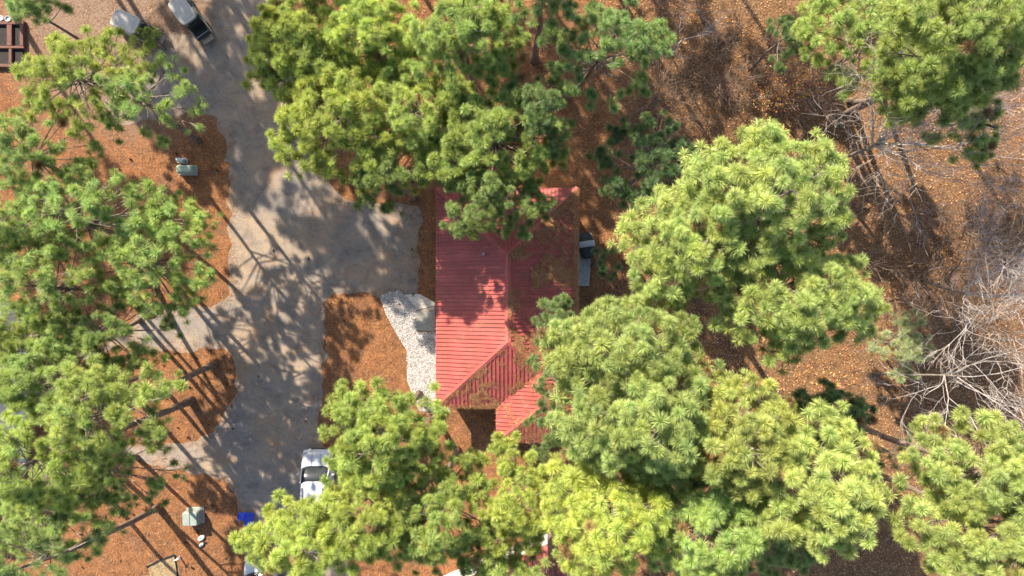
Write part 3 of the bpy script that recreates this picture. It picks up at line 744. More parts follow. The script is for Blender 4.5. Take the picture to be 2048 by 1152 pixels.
def pine(name, label, cx, cy, rx, ry, zt, depth, n, ts=1.0, tint='y', base=None, sparse=False, clump=1.0, seed=None):
    r_ = random.Random(int(cx * 13 + cy * 7 + zt) if seed is None else seed)
    zm = zt - depth * 0.35
    c = P(cx, cy, zm); ax, ay = rx * (H - zm) / F, ry * (H - zm) / F
    b = P(*base, 0) if base else Vector((c.x, c.y, 0))
    root = empty(name, b, 0, label, 'pine tree', 'pine trees of the wood')
    rad = 0.011 * zt + 0.02
    # trunk with a slight sweep
    tip = Vector((c.x - b.x, c.y - b.y, zt - 0.5))
    tp_ = []; trr = []; wob = Vector((r_.uniform(-.35, .35), r_.uniform(-.35, .35), 0))
    for i in range(13):
        t = i / 12; p = Vector((tip.x * t, tip.y * t, tip.z * t)) + wob * math.sin(t * math.pi) + Vector((noise.noise(Vector((t * 4, cx, 0))), noise.noise(Vector((t * 4, cy, 3))), 0)) * 0.12 * (t > 0)
        tp_.append(p); trr.append(rad * (1.35 if i == 0 else 1.0) * (1 - 0.8 * t) + 0.015)
    mb = MB(); mb.tube(tp_, trr, 9); mb.build('trunk', M['bark'], root, True)
    def trunk_at(z):
        t = max(0.02, min(0.999, z / tip.z)) * 12; i = int(t); f = t - i
        return tp_[i].lerp(tp_[min(i + 1, 12)], f)
    # clump centres
    nper = 4; ncl = max(3, int(n / nper)); cl = []
    tries = 0
    sp = 0.85 * math.sqrt(math.pi * ax * ay / ncl) * clump
    ph = r_.uniform(0, 6)
    if ax > 1.0: cl.append((r_.uniform(-.2, .2), r_.uniform(-.2, .2), zt - 0.1, 0.0)); cl += [((0.2 + 0.12 * (k_ % 2)) * ax * math.cos(k_ * 1.05 + ph), (0.2 + 0.12 * (k_ % 2)) * ay * math.sin(k_ * 1.05 + ph), zt - 0.35, 0.2) for k_ in range(6)]
    while len(cl) < ncl and tries < 4000:
        tries += 1
        a = r_.uniform(0, 2 * math.pi); q = math.sqrt(r_.random())
        edge = 1 + 0.09 * math.sin(3 * a + ph) + 0.07 * math.sin(5 * a + ph * 2.3)
        x, y = ax * q * math.cos(a) * edge, ay * q * math.sin(a) * edge
        zz = zt - depth * (0.62 * q ** 1.9 + 0.38 * (r_.random() ** 1.4))
        ok = all((x - o[0]) ** 2 + (y - o[1]) ** 2 + 0.35 * (zz - o[2]) ** 2 > (sp * (1 if tries < 2500 else 0.6)) ** 2 for o in cl)
        if ok: cl.append((x, y, zz, q))
    cm = MB(); tufts = []
    for (x, y, zz, q) in cl:
        k0 = Vector((tip.x, tip.y, 0)) + Vector((x, y, 0)); pc = Vector((k0.x, k0.y, zz))
        # perspective-free: crown sits at its real place above the base
        rr = math.hypot(x, y)
        za = max(zt * 0.35, zz - 0.35 - rr * r_.uniform(0.35, 0.6)); za = min(za, zt - 0.8)
        s = trunk_at(za); e = pc - Vector((0, 0, 0.35))
        mid = s.lerp(e, 0.55) + Vector((r_.uniform(-.2, .2), r_.uniform(-.2, .2), -0.12 * rr * 0.4))
        lr = 0.016 + 0.012 * rr
        pts = []
        for i in range(6):
            t = i / 5; pts.append(s * (1 - t) ** 2 + mid * 2 * t * (1 - t) + e * t * t)
        cm.tube(pts, [lr * (1 - 0.65 * i / 5) for i in range(6)], 5)
        out = Vector((x, y, 0)); out = out.normalized() if out.length > 0.2 else Vector((0, 0, 0))
        m_ = max(3, int(round(n / ncl + r_.uniform(-2, 2)))); cr = 0.58 * ts * clump
        for j in range(m_):
            a = r_.uniform(0, 2 * math.pi); el = R(r_.triangular(-35, 85, 20)); rad_ = cr * r_.uniform(0.4, 1.35)
            dv = Vector((math.cos(el) * math.cos(a), math.cos(el) * math.sin(a), math.sin(el) * 0.8))
            tpnt = e + dv * rad_ + out * 0.15
            st = pts[-1].lerp(pts[-3], r_.random() * 0.8)
            cm.tube([st, st.lerp(tpnt, 0.5) + Vector((0, 0, -0.06)), tpnt], [0.016, 0.012, 0.009], 4, False)
            axis = (tpnt - st).normalized() * 0.7 + Vector((0, 0, 0.75)) + out * 0.25
            tufts.append((tpnt, axis.normalized()))
        # bare dead twigs below
        if r_.random() < 0.35:
            cm.tube([pts[2], pts[2] + Vector((r_.uniform(-.8, .8), r_.uniform(-.8, .8), r_.uniform(-.5, .1)))], [0.014, 0.005], 4, False)
    crown = cm.build('crown', M['twig'], root)
    base_c = TINT[tint]; tree_v = r_.uniform(0.84, 1.08); tree_h = r_.uniform(-0.05, 0.07)
    tufts.sort(key=lambda q_: -q_[0].z - r_.uniform(0, 1.0))
    if len(tufts) > 300:
        VV = []; LI = []; TT = []; off = 0; cnt = 0
        quadf = []; trif = []
        for tpnt, axis in tufts[300:]:
            me = r_.choice(TUFT_CHEAP); sc = ts * r_.uniform(0.85, 1.1)
            Mx = Matrix.Translation(tpnt) @ Vector((0, 0, 1)).rotation_difference(axis).to_matrix().to_4x4() @ Matrix.Rotation(r_.uniform(0, 6.28), 4, 'Z') @ Matrix.Scale(sc, 4)
            co = np.empty(len(me.vertices) * 3, np.float32); me.vertices.foreach_get('co', co); co = co.reshape(-1, 3)
            Ma = np.array(Mx); VV.append(co @ Ma[:3, :3].T + Ma[:3, 3])
            tv = np.empty(len(co), np.float32); me.attributes['tone'].data.foreach_get('value', tv); TT.append(tv)
            k5 = np.arange(0, len(co), 5) + off
            trif.append(np.stack([k5, k5 + 1, k5 + 2], 1)); trif.append(np.stack([k5, k5 + 2, k5 + 3], 1)); trif.append(np.stack([k5 + 3, k5 + 2, k5 + 4], 1)); off += len(co)
        fa = np.concatenate(trif); im = mesh_bulk('inner_foliage', np.concatenate(VV), 3, fa, len(fa))
        at = im.attributes.new('tone', 'FLOAT', 'POINT'); at.data.foreach_set('value', np.concatenate(TT))
        io = link('inner_foliage', im, crown, M['needle']); io['kind'] = 'stuff'; io.color = (base_c[0] * tree_v, base_c[1] * tree_v, base_c[2] * tree_v, 1)
    for tpnt, axis in tufts[:300]:
        me = r_.choice(TUFT_SPARSE if r_.random() < (0.5 if sparse else 0.1) else TUFTS)
        o = bpy.data.objects.new('needle_tuft', me); COL.objects.link(o); o.parent = crown
        qn = Vector((0, 0, 1)).rotation_difference(axis) @ Quaternion((0, 0, 1), r_.uniform(0, 6.28))
        o.rotation_mode = 'QUATERNION'; o.rotation_quaternion = qn; o.location = tpnt
        sc = ts * r_.triangular(0.62, 1.2, 0.98); o.scale = (sc, sc, sc)
        v = tree_v * r_.uniform(0.8, 1.2); h = r_.uniform(-0.07, 0.07) + tree_h; brown = r_.random() < 0.014
        o.color = (0.3 * v, 0.2 * v, 0.09 * v, 1) if brown else (base_c[0] * v * (1 + h), base_c[1] * v, base_c[2] * v * (1 - h), 1)
    return root

PINES = [
 # label, cx, cy, rx, ry, ztop, depth, tufts, tuft scale, tint, base, sparse
 ('largest rounded yellow-green pine crown, next to the spreading bare grey tree', 1560, 390, 175, 150, 18.5, 4.5, 400, 1.02, 'w'),
 ('full yellow-green pine beside the pale bristly young pine', 1615, 592, 160, 118, 17.5, 4.5, 340, 1.0, 'w'),
 ('yellow-green pine leaning towards the black covered grill', 1395, 490, 120, 118, 17, 4.5, 300, 1.0, 'w'),
 ('bright pine crown overlapping the back slope of the red roof', 1262, 712, 145, 98, 17.5, 4, 300, 1.0, 'w'),
 ('broad domed yellow-green pine just past the tip of the red roof wing', 1298, 850, 160, 125, 18.5, 5, 380, 1.02, 'w'),
 ('full green pine filling the gap between the domed pine and the leafy slope', 1485, 885, 135, 118, 18, 4.5, 320, 1.0, 'w'),
 ('yellow-green pine overhanging the white gutter of the turned red roof', 1225, 1055, 125, 105, 17.5, 4.5, 290, 1.0, 'y'),
 ('mid green pine wedged between the broad domed pine and the compact pale pine', 1430, 1070, 130, 105, 17.5, 4.5, 290, 1.0, 'm'),
 ('compact pale green pine with very large tufts next to the leaf-covered slope', 1668, 990, 108, 120, 18.5, 3.5, 260, 1.08, 'w'),
 ('dark pine understorey tucked below the compact pale pine', 1560, 1060, 90, 100, 13, 3.5, 110, 1.0, 'g'),
 ('spreading light green pine below the bare grey tree with the leaning trunk', 2010, 955, 130, 85, 17, 4, 240, 1.0, 'w'),
 ('light green pine with a pale dead branch poking from its edge', 2005, 1085, 140, 85, 17, 4, 260, 1.0, 'w'),
 ('loose olive green pine at the edge of the thorny orange-leaved brush', 1745, 55, 135, 80, 10.5, 3.5, 190, 1.05, 'm', (1655, 140)),
 ('dense olive green pine above the fallen-looking leaning trunk', 1945, 65, 150, 110, 17, 4.5, 320, 1.0, 'm', (1672, 238)),
 ('thinner green pine between the dense olive pine and the spreading bare tree', 1915, 150, 115, 70, 15, 4, 150, 1.05, 'm', (1700, 205)),
 ('airy dark green pine with a long bare trunk rising from the straw behind the house', 1225, 85, 120, 100, 13, 4, 150, 0.95, 'g', (1135, 195)),
 ('pine with a thin shaded trunk standing alone in the dark straw', 1085, -70, 70, 100, 15, 4, 110, 0.95, 'g', (1070, 122)),
 ('yellow pine crown leaning over the road where the asphalt narrows', 585, 85, 95, 115, 10.5, 3.5, 280, 1.06, 'y'),
 ('big lime green pine with visible limbs between road and red house', 675, 235, 132, 115, 11, 3.5, 340, 1.06, 'y'),
 ('green pine with dark interior behind the lime green pine', 740, 70, 110, 90, 10.5, 4, 250, 1.04, 'y'),
 ('mid green pine in front of the red roof, beside the lime green pine', 830, 230, 115, 115, 10.5, 4, 300, 1.04, 'm'),
 ('shaded green pine reaching over the north corner of the red roof', 980, 270, 130, 110, 11.5, 4, 310, 1.02, 'm'),
 ('pale green pine clump over the leaf-strewn clearing', 930, 55, 100, 90, 13, 4, 230, 0.95, 'm'),
 ('low dark green pine whose sprays hang onto the red roof panels', 985, 395, 95, 65, 11, 3.5, 150, 0.9, 'g'),
 ('green pine at the top corner of the parking apron', 780, 350, 95, 50, 10, 3.5, 80, 0.95, 'g'),
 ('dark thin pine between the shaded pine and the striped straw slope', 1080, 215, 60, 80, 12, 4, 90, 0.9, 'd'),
 ('yellow-green pine beside the two golf carts', 135, 150, 120, 95, 12, 3.5, 200, 0.92, 'y', (275, 205), True),
 ('straggly thin pine spraying needles over the driveway by the green cabinet', 275, 185, 105, 80, 11.5, 4, 90, 0.85, 'm', (398, 282), True),
 ('small rounded pine in the corner by the garden bed', 60, 20, 55, 40, 8, 2.5, 40, 0.9, 'g'),
 ('narrow green pine at the edge of the shaded straw bed', 40, 300, 90, 105, 12, 4, 140, 0.92, 'm', (165, 370), True),
 ('wide green pine over the straw bed with the green cabinet', 145, 425, 155, 88, 12, 4, 210, 0.95, 'm', (275, 465), True),
 ('loose pine with grey limbs showing beside the side driveway', 290, 520, 110, 105, 11, 3.5, 200, 0.95, 'm', (345, 545), True),
 ('green pine with crossing branches near the white sided house', 70, 570, 115, 100, 12, 4, 170, 0.92, 'm', None, True),
 ('thin dark pine whose shade covers the side driveway', 190, 665, 120, 80, 10.5, 3.5, 140, 0.92, 'g', (280, 640), True),
 ('bright green pine leaning over the white house wall', 70, 770, 110, 85, 13, 4, 180, 0.95, 'm', (225, 735)),
 ('pine with a long bare trunk slanting over the straw island', 165, 845, 125, 90, 15, 4, 190, 0.9, 'm', (430, 728)),
 ('pine whose trunk slants close behind the straw island trunk', 35, 935, 90, 95, 16, 4.5, 170, 0.88, 'y', (384, 800)),
 ('scraggly low pine with bare branch ends near the transformer box', 215, 950, 115, 90, 9.5, 3.5, 110, 0.9, 'g', (275, 915), True),
 ('dark pine at the foot of the slanting plated trunk', 80, 1050, 110, 70, 11, 3.5, 130, 0.92, 'm', (205, 980)),
 ('pine with thick plated trunk slanting away from the transformer box', 40, 1130, 110, 60, 15, 4, 90, 0.85, 'g', (318, 1014), True),
 ('bright yellow-green pine covering the parked white van', 750, 890, 120, 110, 15, 4, 250, 0.98, 'y'),
 ('yellow-green pine beside the rear of the parked white van', 740, 1040, 120, 90, 14.5, 4, 200, 0.98, 'y'),
 ('yellow pine over the nearly hidden white vehicle', 605, 1100, 140, 60, 14.5, 3.5, 200, 0.98, 'y'),
 ('green pine between the van and the turned red roof', 870, 1040, 110, 120, 14, 4, 220, 0.95, 'm'),
 ('bright pine beside the straw patch at the red roof wing', 1035, 1010, 95, 110, 13.5, 4, 200, 0.98, 'y'),
 ('tall pine whose lichen-grey trunk rises beside the white gutter', 1150, 1260, 110, 100, 16, 4, 90, 0.9, 'm', (1096, 1032)),
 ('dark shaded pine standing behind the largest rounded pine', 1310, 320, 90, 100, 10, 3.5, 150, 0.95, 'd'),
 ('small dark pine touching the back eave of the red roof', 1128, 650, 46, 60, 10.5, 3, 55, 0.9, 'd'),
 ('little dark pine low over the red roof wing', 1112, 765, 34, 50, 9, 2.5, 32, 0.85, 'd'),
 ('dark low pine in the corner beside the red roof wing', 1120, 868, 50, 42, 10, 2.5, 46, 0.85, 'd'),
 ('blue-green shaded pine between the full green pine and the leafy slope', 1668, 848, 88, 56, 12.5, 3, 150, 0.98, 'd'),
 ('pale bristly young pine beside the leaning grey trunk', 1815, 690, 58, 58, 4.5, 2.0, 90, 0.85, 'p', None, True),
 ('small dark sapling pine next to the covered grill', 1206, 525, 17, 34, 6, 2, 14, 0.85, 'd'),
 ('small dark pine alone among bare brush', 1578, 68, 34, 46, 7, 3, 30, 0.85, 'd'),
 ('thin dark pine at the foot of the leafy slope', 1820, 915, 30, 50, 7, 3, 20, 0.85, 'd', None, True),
 ('soft green pine drooping over the white gutter of the turned roof', 985, 1128, 75, 40, 12, 3, 90, 0.95, 'm', (985, 1020)),
 ('dull green pine hiding most of the white sided house', 25, 680, 75, 70, 11, 3.5, 110, 0.95, 'm', (150, 660)),
 ('small loose pine over the edge of the straw bed beside the road', 325, 435, 65, 42, 9.5, 3, 60, 0.9, 'm', (345, 470), True),
 ('dense green pine between the white house and the wide green pine', 15, 455, 80, 70, 11.5, 3.5, 110, 0.92, 'm', (140, 470), True),
 ('drooping green pine between the slanting trunks and the white house', 120, 960, 80, 60, 11, 3.5, 100, 0.92, 'm', (215, 930), True),
 ('green pine spreading towards the straw island', 235, 770, 80, 55, 10.5, 3, 95, 0.92, 'm', (300, 745), True),
 ('hanging green pine bough beside the spreading bare tree', 1975, 262, 36, 45, 13, 3, 40, 0.95, 'm', (1760, 185)),
 ('single low yellow-green pine tuft at the end of the cream golf cart', 291, 72, 14, 12, 2.6, 1.0, 7, 0.9, 'y'),
]
for t in PINES:
    pine('pine_tree', *t)
# pines just outside the frame whose shadows fall across the road and the beds
for i, (gx, gy, zt) in enumerate([(60, -430, 18), (190, -500, 18), (20, -330, 18), (110, -250, 18), (860, -140, 16), (760, -390, 17), (1050, -420, 17), (330, -260, 17), (430, -40, 18), (300, -130, 19), (150, -330, 18), (-60, -130, 18), (-170, 60, 17), (640, -330, 18), (-150, 330, 17), (520, -220, 19), (900, -330, 18), (1150, -150, 17), (1280, -330, 17), (1725, -40, 17), (1850, -220, 17), (980, -180, 16)]):
    zm = zt - 5 * 0.35; k = H / (H - zm)
    pine('pine_tree', 'tall pine outside the picture whose shadow stripes the road and beds', 1024 + (gx - 1024) * k, 576 + (gy - 576) * k, 125, 115, zt, 5, 190, 1.15, 'm', None, True)

# ------------------------------------------------------------------ bare trees and brush
def grow(mb, r_, p, d, L, rad, depth, spread, nseg=4, up=0.08, kids=(3, 5)):
    pts = [p]; cur = p; dd = d.copy()
    for i in range(nseg):
        dd = (dd + Vector((r_.gauss(0, .16), r_.gauss(0, .16), r_.gauss(0, .1) + up))).normalized()
        cur = cur + dd * L / nseg; pts.append(cur)
    rr = [rad * (1 - 0.6 * i / nseg) for i in range(nseg + 1)]
    mb.tube(pts, rr, 5 if rad > 0.02 else 3, False)
    if depth <= 0: return
    for k in range(r_.randint(*kids)):
        t = r_.uniform(0.25, 1.0); i = min(nseg - 1, int(t * nseg)); q = pts[i].lerp(pts[i + 1], t * nseg - i)
        ax = dd.orthogonal().normalized(); ax.rotate(Quaternion(dd, r_.uniform(0, 6.28)))
        nd = dd.copy(); nd.rotate(Quaternion(ax, R(r_.uniform(18, spread))))
        grow(mb, r_, q, nd, L * r_.uniform(0.55, 0.82), max(0.0068, rad * 0.52), depth - 1, spread, nseg, up, kids)
def bare_tree(label, base, top_px, fork_z, h, nl, lean=0, rad=0.14, seed=1, depth=4, mat='bare', kids=(3, 5)):
    r_ = random.Random(seed); b = P(*base, 0); root = empty('bare_tree', b, 0, label, 'bare tree', 'leafless trees')
    f = P(*top_px, fork_z) - b
    mb = MB(); tp_ = [Vector((0, 0, -0.05)) + (f) * t + Vector((r_.uniform(-.06, .06), r_.uniform(-.06, .06), 0)) * (0 < t < 1) for t in (0, .2, .4, .6, .8, 1)]
    mb.tube(tp_, [rad * (1.1 - 0.55 * i / 5) for i in range(6)], 8); mb.build('trunk', M['twig'], root, True)
    for k in range(nl):
        a = 2 * math.pi * k / nl + r_.uniform(-.4, .4); el = R(r_.uniform(25, 62))
        d = Vector((math.cos(a) * math.cos(el) + lean, math.sin(a) * math.cos(el) + lean * 0.25, math.sin(el))).normalized()
        s = tp_[-1].lerp(tp_[-2], r_.random() * 0.8)
        mb = MB(); grow(mb, r_, s, d, (h - fork_z) * 0.62, rad * 0.42, depth, 48, 4, 0.08, kids); mb.build('limb', M[mat], root)
    return root
bare_tree('spreading bare grey-white tree beside the largest rounded pine', (1645, 335), (1765, 283), 6.0, 12.5, 16, rad=0.12, seed=4, depth=4, kids=(3, 4), lean=0.35)
bare_tree('bare pale tree with a leaning grey trunk on the leafy slope', (1745, 748), (1915, 752), 6.5, 13.5, 9, rad=0.085, seed=5, kids=(3, 4), lean=0.2)
bare_tree('slender bare tree beyond the pale bristly young pine', (1845, 560), (1935, 590), 5.0, 10, 6, rad=0.09, seed=8)
bare_tree('thin forked white sapling without leaves above the grey brush', (1340, 110), (1368, 75), 4.0, 6.5, 3, rad=0.06, seed=11, depth=3)
bare_tree('thin bare sapling with a shadowed stem among dark brush', (1890, 560), (1935, 510), 3.5, 7.0, 4, rad=0.06, seed=17, depth=3, mat='brush')

SHR = []
SHRUB_AT = [(1450, 120, 'around the thin forked white sapling'), (1610, 170, 'among the orange leaves by the leaning trunk'), (1930, 420, 'below the spreading bare tree'),
            (1850, 610, 'next to the pale bristly young pine'), (1310, 220, 'on the striped slope behind the house'), (1900, 840, 'near the bare tree with the leaning trunk'), (1740, 470, 'along the edge of the largest rounded pine')]
for k in range(5):
    r_ = random.Random(50 + k); mb = MB()
    for j in range(7):
        a = r_.uniform(0, 6.28); el = R(r_.uniform(28, 80))
        grow(mb, r_, Vector((r_.uniform(-.15, .15), r_.uniform(-.15, .15), -0.03)), Vector((math.cos(a) * math.cos(el), math.sin(a) * math.cos(el), math.sin(el))), r_.uniform(0.8, 1.5), 0.02, 2, 55, 3, 0.0, (3, 4))
    SHR.append(mb.mesh('brush_%d' % k)); SHR[-1].materials.append(M['brush'])
BR = [(1420, 95), (1450, 140), (1480, 175), (1410, 170), (1440, 190), (1500, 110), (1390, 130), (1340, 180), (1300, 200), (1270, 250),
      (1590, 140), (1620, 175), (1650, 200), (1560, 190), (1680, 130), (1600, 90), (1850, 400), (1880, 430), (1920, 410), (1960, 400), (2000, 430), (1930, 460),
      (1890, 480), (1980, 480), (2030, 400), (2010, 360), (1850, 620), (1880, 650), (1790, 600), (1830, 560), (1900, 560), (2010, 520), (1350, 20), (1400, 40), (1480, 50), (1540, 60),
      (1330, 250), (1600, 240), (1700, 330), (1990, 330), (1950, 540), (1870, 830), (1800, 790), (1980, 850), (1770, 660), (1720, 440), (1740, 520)]
_r = random.Random(77)
for _x, _y, _sx, _sy, _n in ((1450, 120, 60, 60, 3), (1940, 430, 80, 50, 8), (1610, 185, 60, 35, 4), (1850, 620, 50, 50, 3), (1330, 210, 60, 60, 6), (1950, 560, 60, 40, 5), (1900, 850, 80, 30, 5)):
    BR += [(_r.gauss(_x, _sx * .7), _r.gauss(_y, _sy * .7)) for _k in range(_n)]
for i, (x, y) in enumerate(BR):
    t = bpy.data.objects.new('bare_shrub', SHR[i % 5]); COL.objects.link(t); t.location = P(x, y, 0.0)
    t.rotation_euler = (0, 0, random.uniform(0, 6.28)); s = random.uniform(0.8, 1.4); t.scale = (s, s, s)
    _l = min(SHRUB_AT, key=lambda q_: (q_[0] - x) ** 2 + (q_[1] - y) ** 2)
    tag(t, 'tangled leafless grey brown shrub ' + _l[2], 'shrub', 'leafless shrubs ' + _l[2])

# ------------------------------------------------------------------ litter: leaves, straw, pebbles, cones
HP = (H) / F
def to_world(X, Y): return (X - 1024) * HP, (576 - Y) * HP
def colour_attr(me, cols, per):
    at = me.color_attributes.new('piece_colour', 'FLOAT_COLOR', 'POINT')
    c = np.ones((len(cols) * per, 4), np.float32); c[:, :3] = np.repeat(cols, per, axis=0); at.data.foreach_set('color', c.ravel())

def quads(name, X, Y, Z, L, Wd, ang, tilt, cols, mat, curl=0.0):
    n = len(X); ca, sa = np.cos(ang), np.sin(ang)
    ux, uy = ca * L / 2, sa * L / 2; vx, vy = -sa * Wd / 2, ca * Wd / 2
    tz = tilt * L / 2; rz = rng.uniform(-1, 1, n) * Wd * 0.35
    v = np.zeros((n, 4, 3))
    # lozenge with the middle wide: leaf or needle shape
    v[:, 0] = np.stack([X - ux, Y - uy, Z - tz + curl], 1); v[:, 2] = np.stack([X + ux, Y + uy, Z + tz + curl], 1)
    v[:, 1] = np.stack([X + vx, Y + vy, Z + rz], 1); v[:, 3] = np.stack([X - vx, Y - vy, Z - rz], 1)
    me = mesh_bulk(name, v.reshape(-1, 3), 4, np.arange(n * 4), n)
    colour_attr(me, cols, 4); return link(name, me, None, mat)

def pick(palette, n, var=0.25):
    pal = np.array(palette); c = pal[rng.integers(0, len(pal), n)]
    return c * rng.uniform(1 - var, 1 + var, (n, 1))

# fallen leaves in the wood
X = rng.uniform(1080, 2250, 170000); Y = rng.uniform(-180, 1330, 170000)
wood = np.clip((X + 0.35 * (300 - Y) * (Y < 400) - 1130) / 260, 0.03, 1) * (1 - 0.9 * inside([(800, 360), (1200, 360), (1215, 900), (800, 900)], X, Y))
cl = np.array([noise.noise(Vector((x * 0.012, y * 0.012, 4))) for x, y in zip(X[::10], Y[::10])]).repeat(10)
keep = rng.random(len(X)) < wood * np.clip(0.6 + cl * 1.4, 0.12, 1)
X, Y = X[keep], Y[keep]
ex = rng.uniform(700, 1100, 6000); ey = rng.uniform(-100, 360, 6000); X = np.concatenate([X, ex]); Y = np.concatenate([Y, ey])
wx, wy = to_world(X, Y); n = len(wx)
o = quads('fallen_leaves', wx, wy, rng.uniform(0.015, 0.06, n), rng.uniform(0.06, 0.13, n), rng.uniform(0.04, 0.08, n), rng.uniform(0, 6.28, n), rng.uniform(-.4, .4, n),
          pick([(0.28, 0.13, 0.055), (0.36, 0.19, 0.08), (0.19, 0.085, 0.038), (0.4, 0.25, 0.12), (0.11, 0.052, 0.028), (0.36, 0.16, 0.05), (0.44, 0.3, 0.17), (0.15, 0.07, 0.035)], n), M['leaf'], 0.02)
tag(o, 'brown and tan fallen leaves covering the floor of the wood', 'fallen leaves', kind='stuff')
# yellow and orange leaves on the brush
bl = [(1610, 170, 70, 40), (1560, 190, 60, 35), (1530, 780, 40, 20), (1660, 765, 60, 25)]
bx, by, bz = [], [], []
for x, y, sx_, sy_ in bl:
    m_ = 320 if y < 400 else 90; bx.append(rng.normal(x, sx_ * .5, m_)); by.append(rng.normal(y, sy_ * .5, m_)); bz.append(rng.uniform(0.2, 1.2, m_))
bx, by, bz = map(np.concatenate, (bx, by, bz)); wx, wy = to_world(bx, by); n = len(wx)
o = quads('autumn_leaves', wx * (H - bz) / H, wy * (H - bz) / H, bz, rng.uniform(0.08, 0.14, n), rng.uniform(0.06, 0.1, n), rng.uniform(0, 6.28, n), rng.uniform(-.6, .6, n),
          pick([(0.5, 0.2, 0.05), (0.6, 0.36, 0.06), (0.45, 0.12, 0.04), (0.55, 0.34, 0.2)], n), M['leaf'], 0.01)
tag(o, 'orange and yellow autumn leaves still hanging in the brush', 'autumn leaves', kind='stuff')

# pine straw on the beds and spilling over the asphalt edge
X = rng.uniform(-120, 1350, 260000); Y = rng.uniform(-120, 1270, 260000)
onroad = inside(ROAD, X, Y); bad = inside(GRAVEL, X, Y) | inside([(880, 400), (1148, 400), (1148, 870), (880, 800)], X, Y)
edge = np.zeros(len(X), bool)
for i in range(8):
    a = i * math.pi / 4; edge |= ~inside(ROAD, X + 9 * math.cos(a), Y + 9 * math.sin(a))
edge2 = np.zeros(len(X), bool)
for i in range(8):
    a = i * math.pi / 4; edge2 |= ~inside(ROAD, X + 22 * math.cos(a), Y + 22 * math.sin(a))
cln = np.array([noise.noise(Vector((x * 0.02, y * 0.02, 14))) for x, y in zip(X, Y)])
pr = np.where(onroad, np.where(edge, 0.8 + cln, np.where(edge2, 0.22 + 0.9 * np.clip(cln, -0.2, 1), 0.03 + 0.2 * np.clip(cln, 0, 1))), 0.62 + 0.9 * np.clip(cln, -0.4, 0.4)); pr[bad] = 0.03 + 0.25 * np.clip(cln[bad], 0, 1)
keep = rng.random(len(X)) < pr; X, Y = X[keep], Y[keep]
wx, wy = to_world(X, Y); n = len(wx)
o = quads('pine_straw', wx, wy, rng.uniform(0.018, 0.05, n), rng.uniform(0.2, 0.38, n), rng.uniform(0.008, 0.015, n), rng.uniform(0, 6.28, n), rng.uniform(-.12, .12, n),
          pick([(0.25, 0.116, 0.054), (0.35, 0.182, 0.092), (0.16, 0.068, 0.034), (0.46, 0.27, 0.15), (0.1, 0.046, 0.027)], n), M['straw'])
tag(o, 'orange brown pine straw matting the beds beside the asphalt', 'pine straw', kind='stuff')

# straw drifts on the red roof
def roof_z(px, py):
    """height of the roof surface (photo pixels at eave level)"""
    return None
tris = []
def addtri(a, b, c): tris.append((a, b, c))
for poly in ([NE, SE, WE], [NE, WE, J], [NE, J, RS], [NE, RS, RN], [RS, SW, VC], [RS, VC, J], [W1, SE, WE], [VC, W1, WE], [VC, WE, J], [NW, NE, RN], [NW, RN, RS], [NW, RS, SW]): addtri(*[p + HO for p in poly])
east = tris[:4]; south = tris[4:6]; wing = tris[6:7]; wl_ = tris[7:9]; westn = tris[9:]
def scatter_tri(ts, n, fn):
    out = []; areas = [((b - a).cross(c - a)).length for a, b, c in ts]
    cnt = 0
    while len(out) < n and cnt < n * 12:
        cnt += 1
        a, b, c = random.choices(ts, areas)[0]; u, v = random.random(), random.random()
        if u + v > 1: u, v = 1 - u, 1 - v
        p = a + (b - a) * u + (c - a) * v
        if random.random() < fn(p): out.append((p, (b - a).cross(c - a).normalized()))
    return out
def dens(p):
    k = noise.noise(Vector((p.x * 0.6, p.y * 0.6, 2))) + 0.7 * noise.noise(Vector((p.x * 1.9, p.y * 1.9, 8))) + 0.5 * noise.noise(Vector((p.x * 5, p.y * 5, 3)))
    return max(0.015, min(1, 1.5 * k))
ex_ = (NE + HO).x; sy_ = (SW + HO).y; ny_ = (NE + HO).y
pts = scatter_tri(east, 17000, lambda p: min(1, dens(p) + (0.5 if p.x > ex_ - 0.3 else 0) + 0.5 * dens(p * 1.3) * (p.y > 1.6)))
pts += scatter_tri(south, 3000, lambda p: dens(p + Vector((3, 1, 0))) * (1.0 if p.y < sy_ + 1.5 else 0.35) + 0.5 * max(0, 1 - (p.y - sy_) / 0.25))
pts += scatter_tri(wing, 2200, lambda p: 0.12 + 0.8 * dens(p)); pts += scatter_tri(wl_, 260, lambda p: dens(p)); pts += scatter_tri(westn, 260, lambda p: 0.4 * dens(p))
V = []; cols = []
for p, nr in pts:
    if nr.z < 0: nr = -nr
    t = nr.orthogonal().normalized(); t.rotate(Quaternion(nr, random.uniform(0, 6.28))); s = nr.cross(t)
    L = random.uniform(0.2, 0.4) / 2; w = random.uniform(0.012, 0.022) / 2; q = p + nr * random.uniform(0.05, 0.085)
    k1, k2 = random.uniform(-.015, .03), random.uniform(-.015, .03)
    V += [q - t * L + nr * k1, q + s * w, q + t * L + nr * k2, q - s * w]
n = len(pts); me = mesh_bulk('roof_straw', np.array([tuple(v) for v in V]), 4, np.arange(n * 4), n)
colour_attr(me, pick([(0.3, 0.13, 0.055), (0.4, 0.2, 0.09), (0.22, 0.09, 0.04), (0.47, 0.27, 0.14)], n), 4)
tag(link('roof_straw', me, None, M['straw']), 'drifts of brown pine straw lying on the red roof ribs', 'pine straw', kind='stuff')

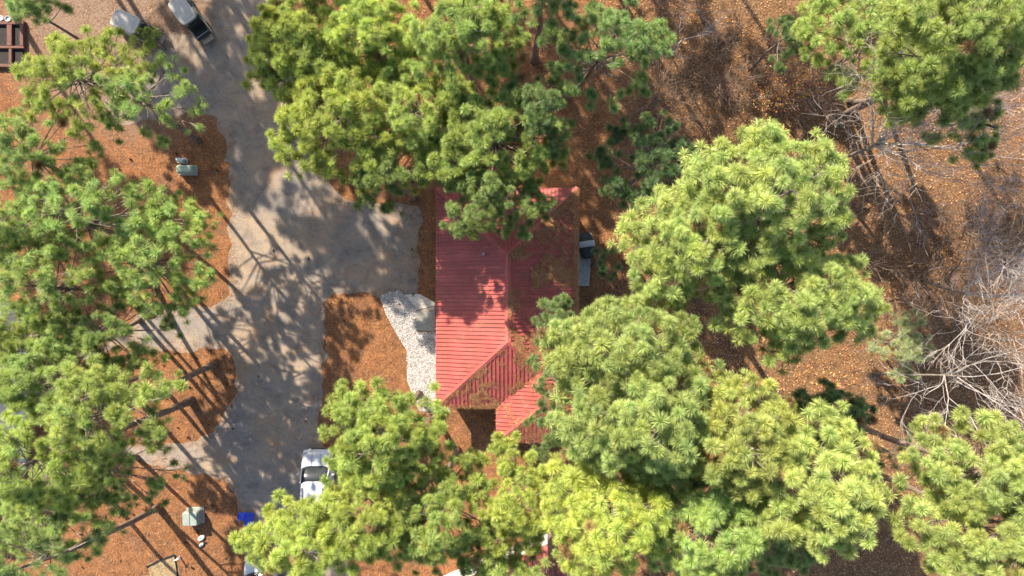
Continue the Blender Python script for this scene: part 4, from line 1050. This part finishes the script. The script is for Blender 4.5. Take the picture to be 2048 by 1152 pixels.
# gravel stones
X = rng.uniform(755, 905, 30000); Y = rng.uniform(575, 830, 30000); k = inside(GRAVEL, X, Y); X, Y = X[k][:9000], Y[k][:9000]
wx, wy = to_world(X, Y); n = len(wx)
octv = np.array([(1, 0, 0), (0, 1, 0), (-1, 0, 0), (0, -1, 0), (0, 0, 1), (0, 0, -1)], float)
octf = np.array([(0, 1, 4), (1, 2, 4), (2, 3, 4), (3, 0, 4), (1, 0, 5), (2, 1, 5), (3, 2, 5), (0, 3, 5)])
sc = rng.uniform(0.016, 0.038, (n, 1, 1)) * rng.uniform(0.7, 1.3, (n, 1, 3)) * np.array([1, 1, 0.7])
a = rng.uniform(0, 6.28, n); rot = np.zeros((n, 3, 3)); rot[:, 0, 0] = np.cos(a); rot[:, 0, 1] = -np.sin(a); rot[:, 1, 0] = np.sin(a); rot[:, 1, 1] = np.cos(a); rot[:, 2, 2] = 1
v = np.einsum('nij,nkj->nki', rot, octv[None] * sc); v += np.stack([wx, wy, rng.uniform(0.025, 0.045, n)], 1)[:, None]
f = (octf[None] + (np.arange(n) * 6)[:, None, None]).reshape(-1, 3)
me = mesh_bulk('gravel_stones', v.reshape(-1, 3), 3, f, len(f))
colour_attr(me, pick([(0.6, 0.58, 0.57), (0.46, 0.43, 0.42), (0.72, 0.7, 0.68), (0.3, 0.27, 0.26), (0.52, 0.46, 0.42), (0.2, 0.16, 0.14)], n, 0.12), 6)
tag(link('gravel_stones', me, None, M['pebble']), 'white and grey gravel stones in the curved bed beside the house', 'gravel', kind='stuff')

# pine cones
def cone_mesh():
    mb = MB(); r_ = random.Random(3)
    for k in range(9):
        z = -0.075 + 0.15 * k / 8; rr = 0.055 * math.sin(math.pi * (0.12 + 0.8 * k / 8)) + 0.008
        for j in range(7):
            a = 2 * math.pi * (j + 0.5 * (k % 2)) / 7
            c, s = math.cos(a), math.sin(a)
            mb.add([(z, 0.3 * rr * c - 0.012 * s, 0.3 * rr * s + 0.012 * c), (z, 0.3 * rr * c + 0.012 * s, 0.3 * rr * s - 0.012 * c), (z + 0.028, rr * c, rr * s)], [(0, 1, 2)])
    return mb.mesh('pine_cone')
cmesh = cone_mesh(); cmesh.materials.append(M['cone'])
cones = []
while len(cones) < 110:
    x, y = random.choice([(random.uniform(60, 465), random.uniform(200, 620)), (random.uniform(240, 470), random.uniform(700, 880)), (random.uniform(130, 480), random.uniform(930, 1140)), (random.uniform(460, 830), random.uniform(250, 860))])
    on = bool(inside(ROAD, np.array([x]), np.array([y]))[0])
    if on and random.random() < 0.85: continue
    cones.append((x, y))
for x, y in cones:
    o = bpy.data.objects.new('pine_cone', cmesh); COL.objects.link(o); o.location = P(x, y, 0.06)
    o.rotation_euler = (random.uniform(0, 6), random.uniform(-.3, .3), random.uniform(0, 6.28)); s = random.uniform(0.9, 1.5); o.scale = (s, s, s)
    _w = 'on the asphalt' if bool(inside(ROAD, np.array([x]), np.array([y]))[0]) else 'on the straw by the green cabinet' if x < 470 and y < 660 else 'on the straw island under slanting trunks' if x < 480 and y < 890 else 'on the straw by the transformer box' if x < 490 else 'on the straw between road and red house'
    tag(o, 'dark brown pine cone lying ' + _w, 'pine cone', 'pine cones ' + _w)
print('objects', len(bpy.data.objects))
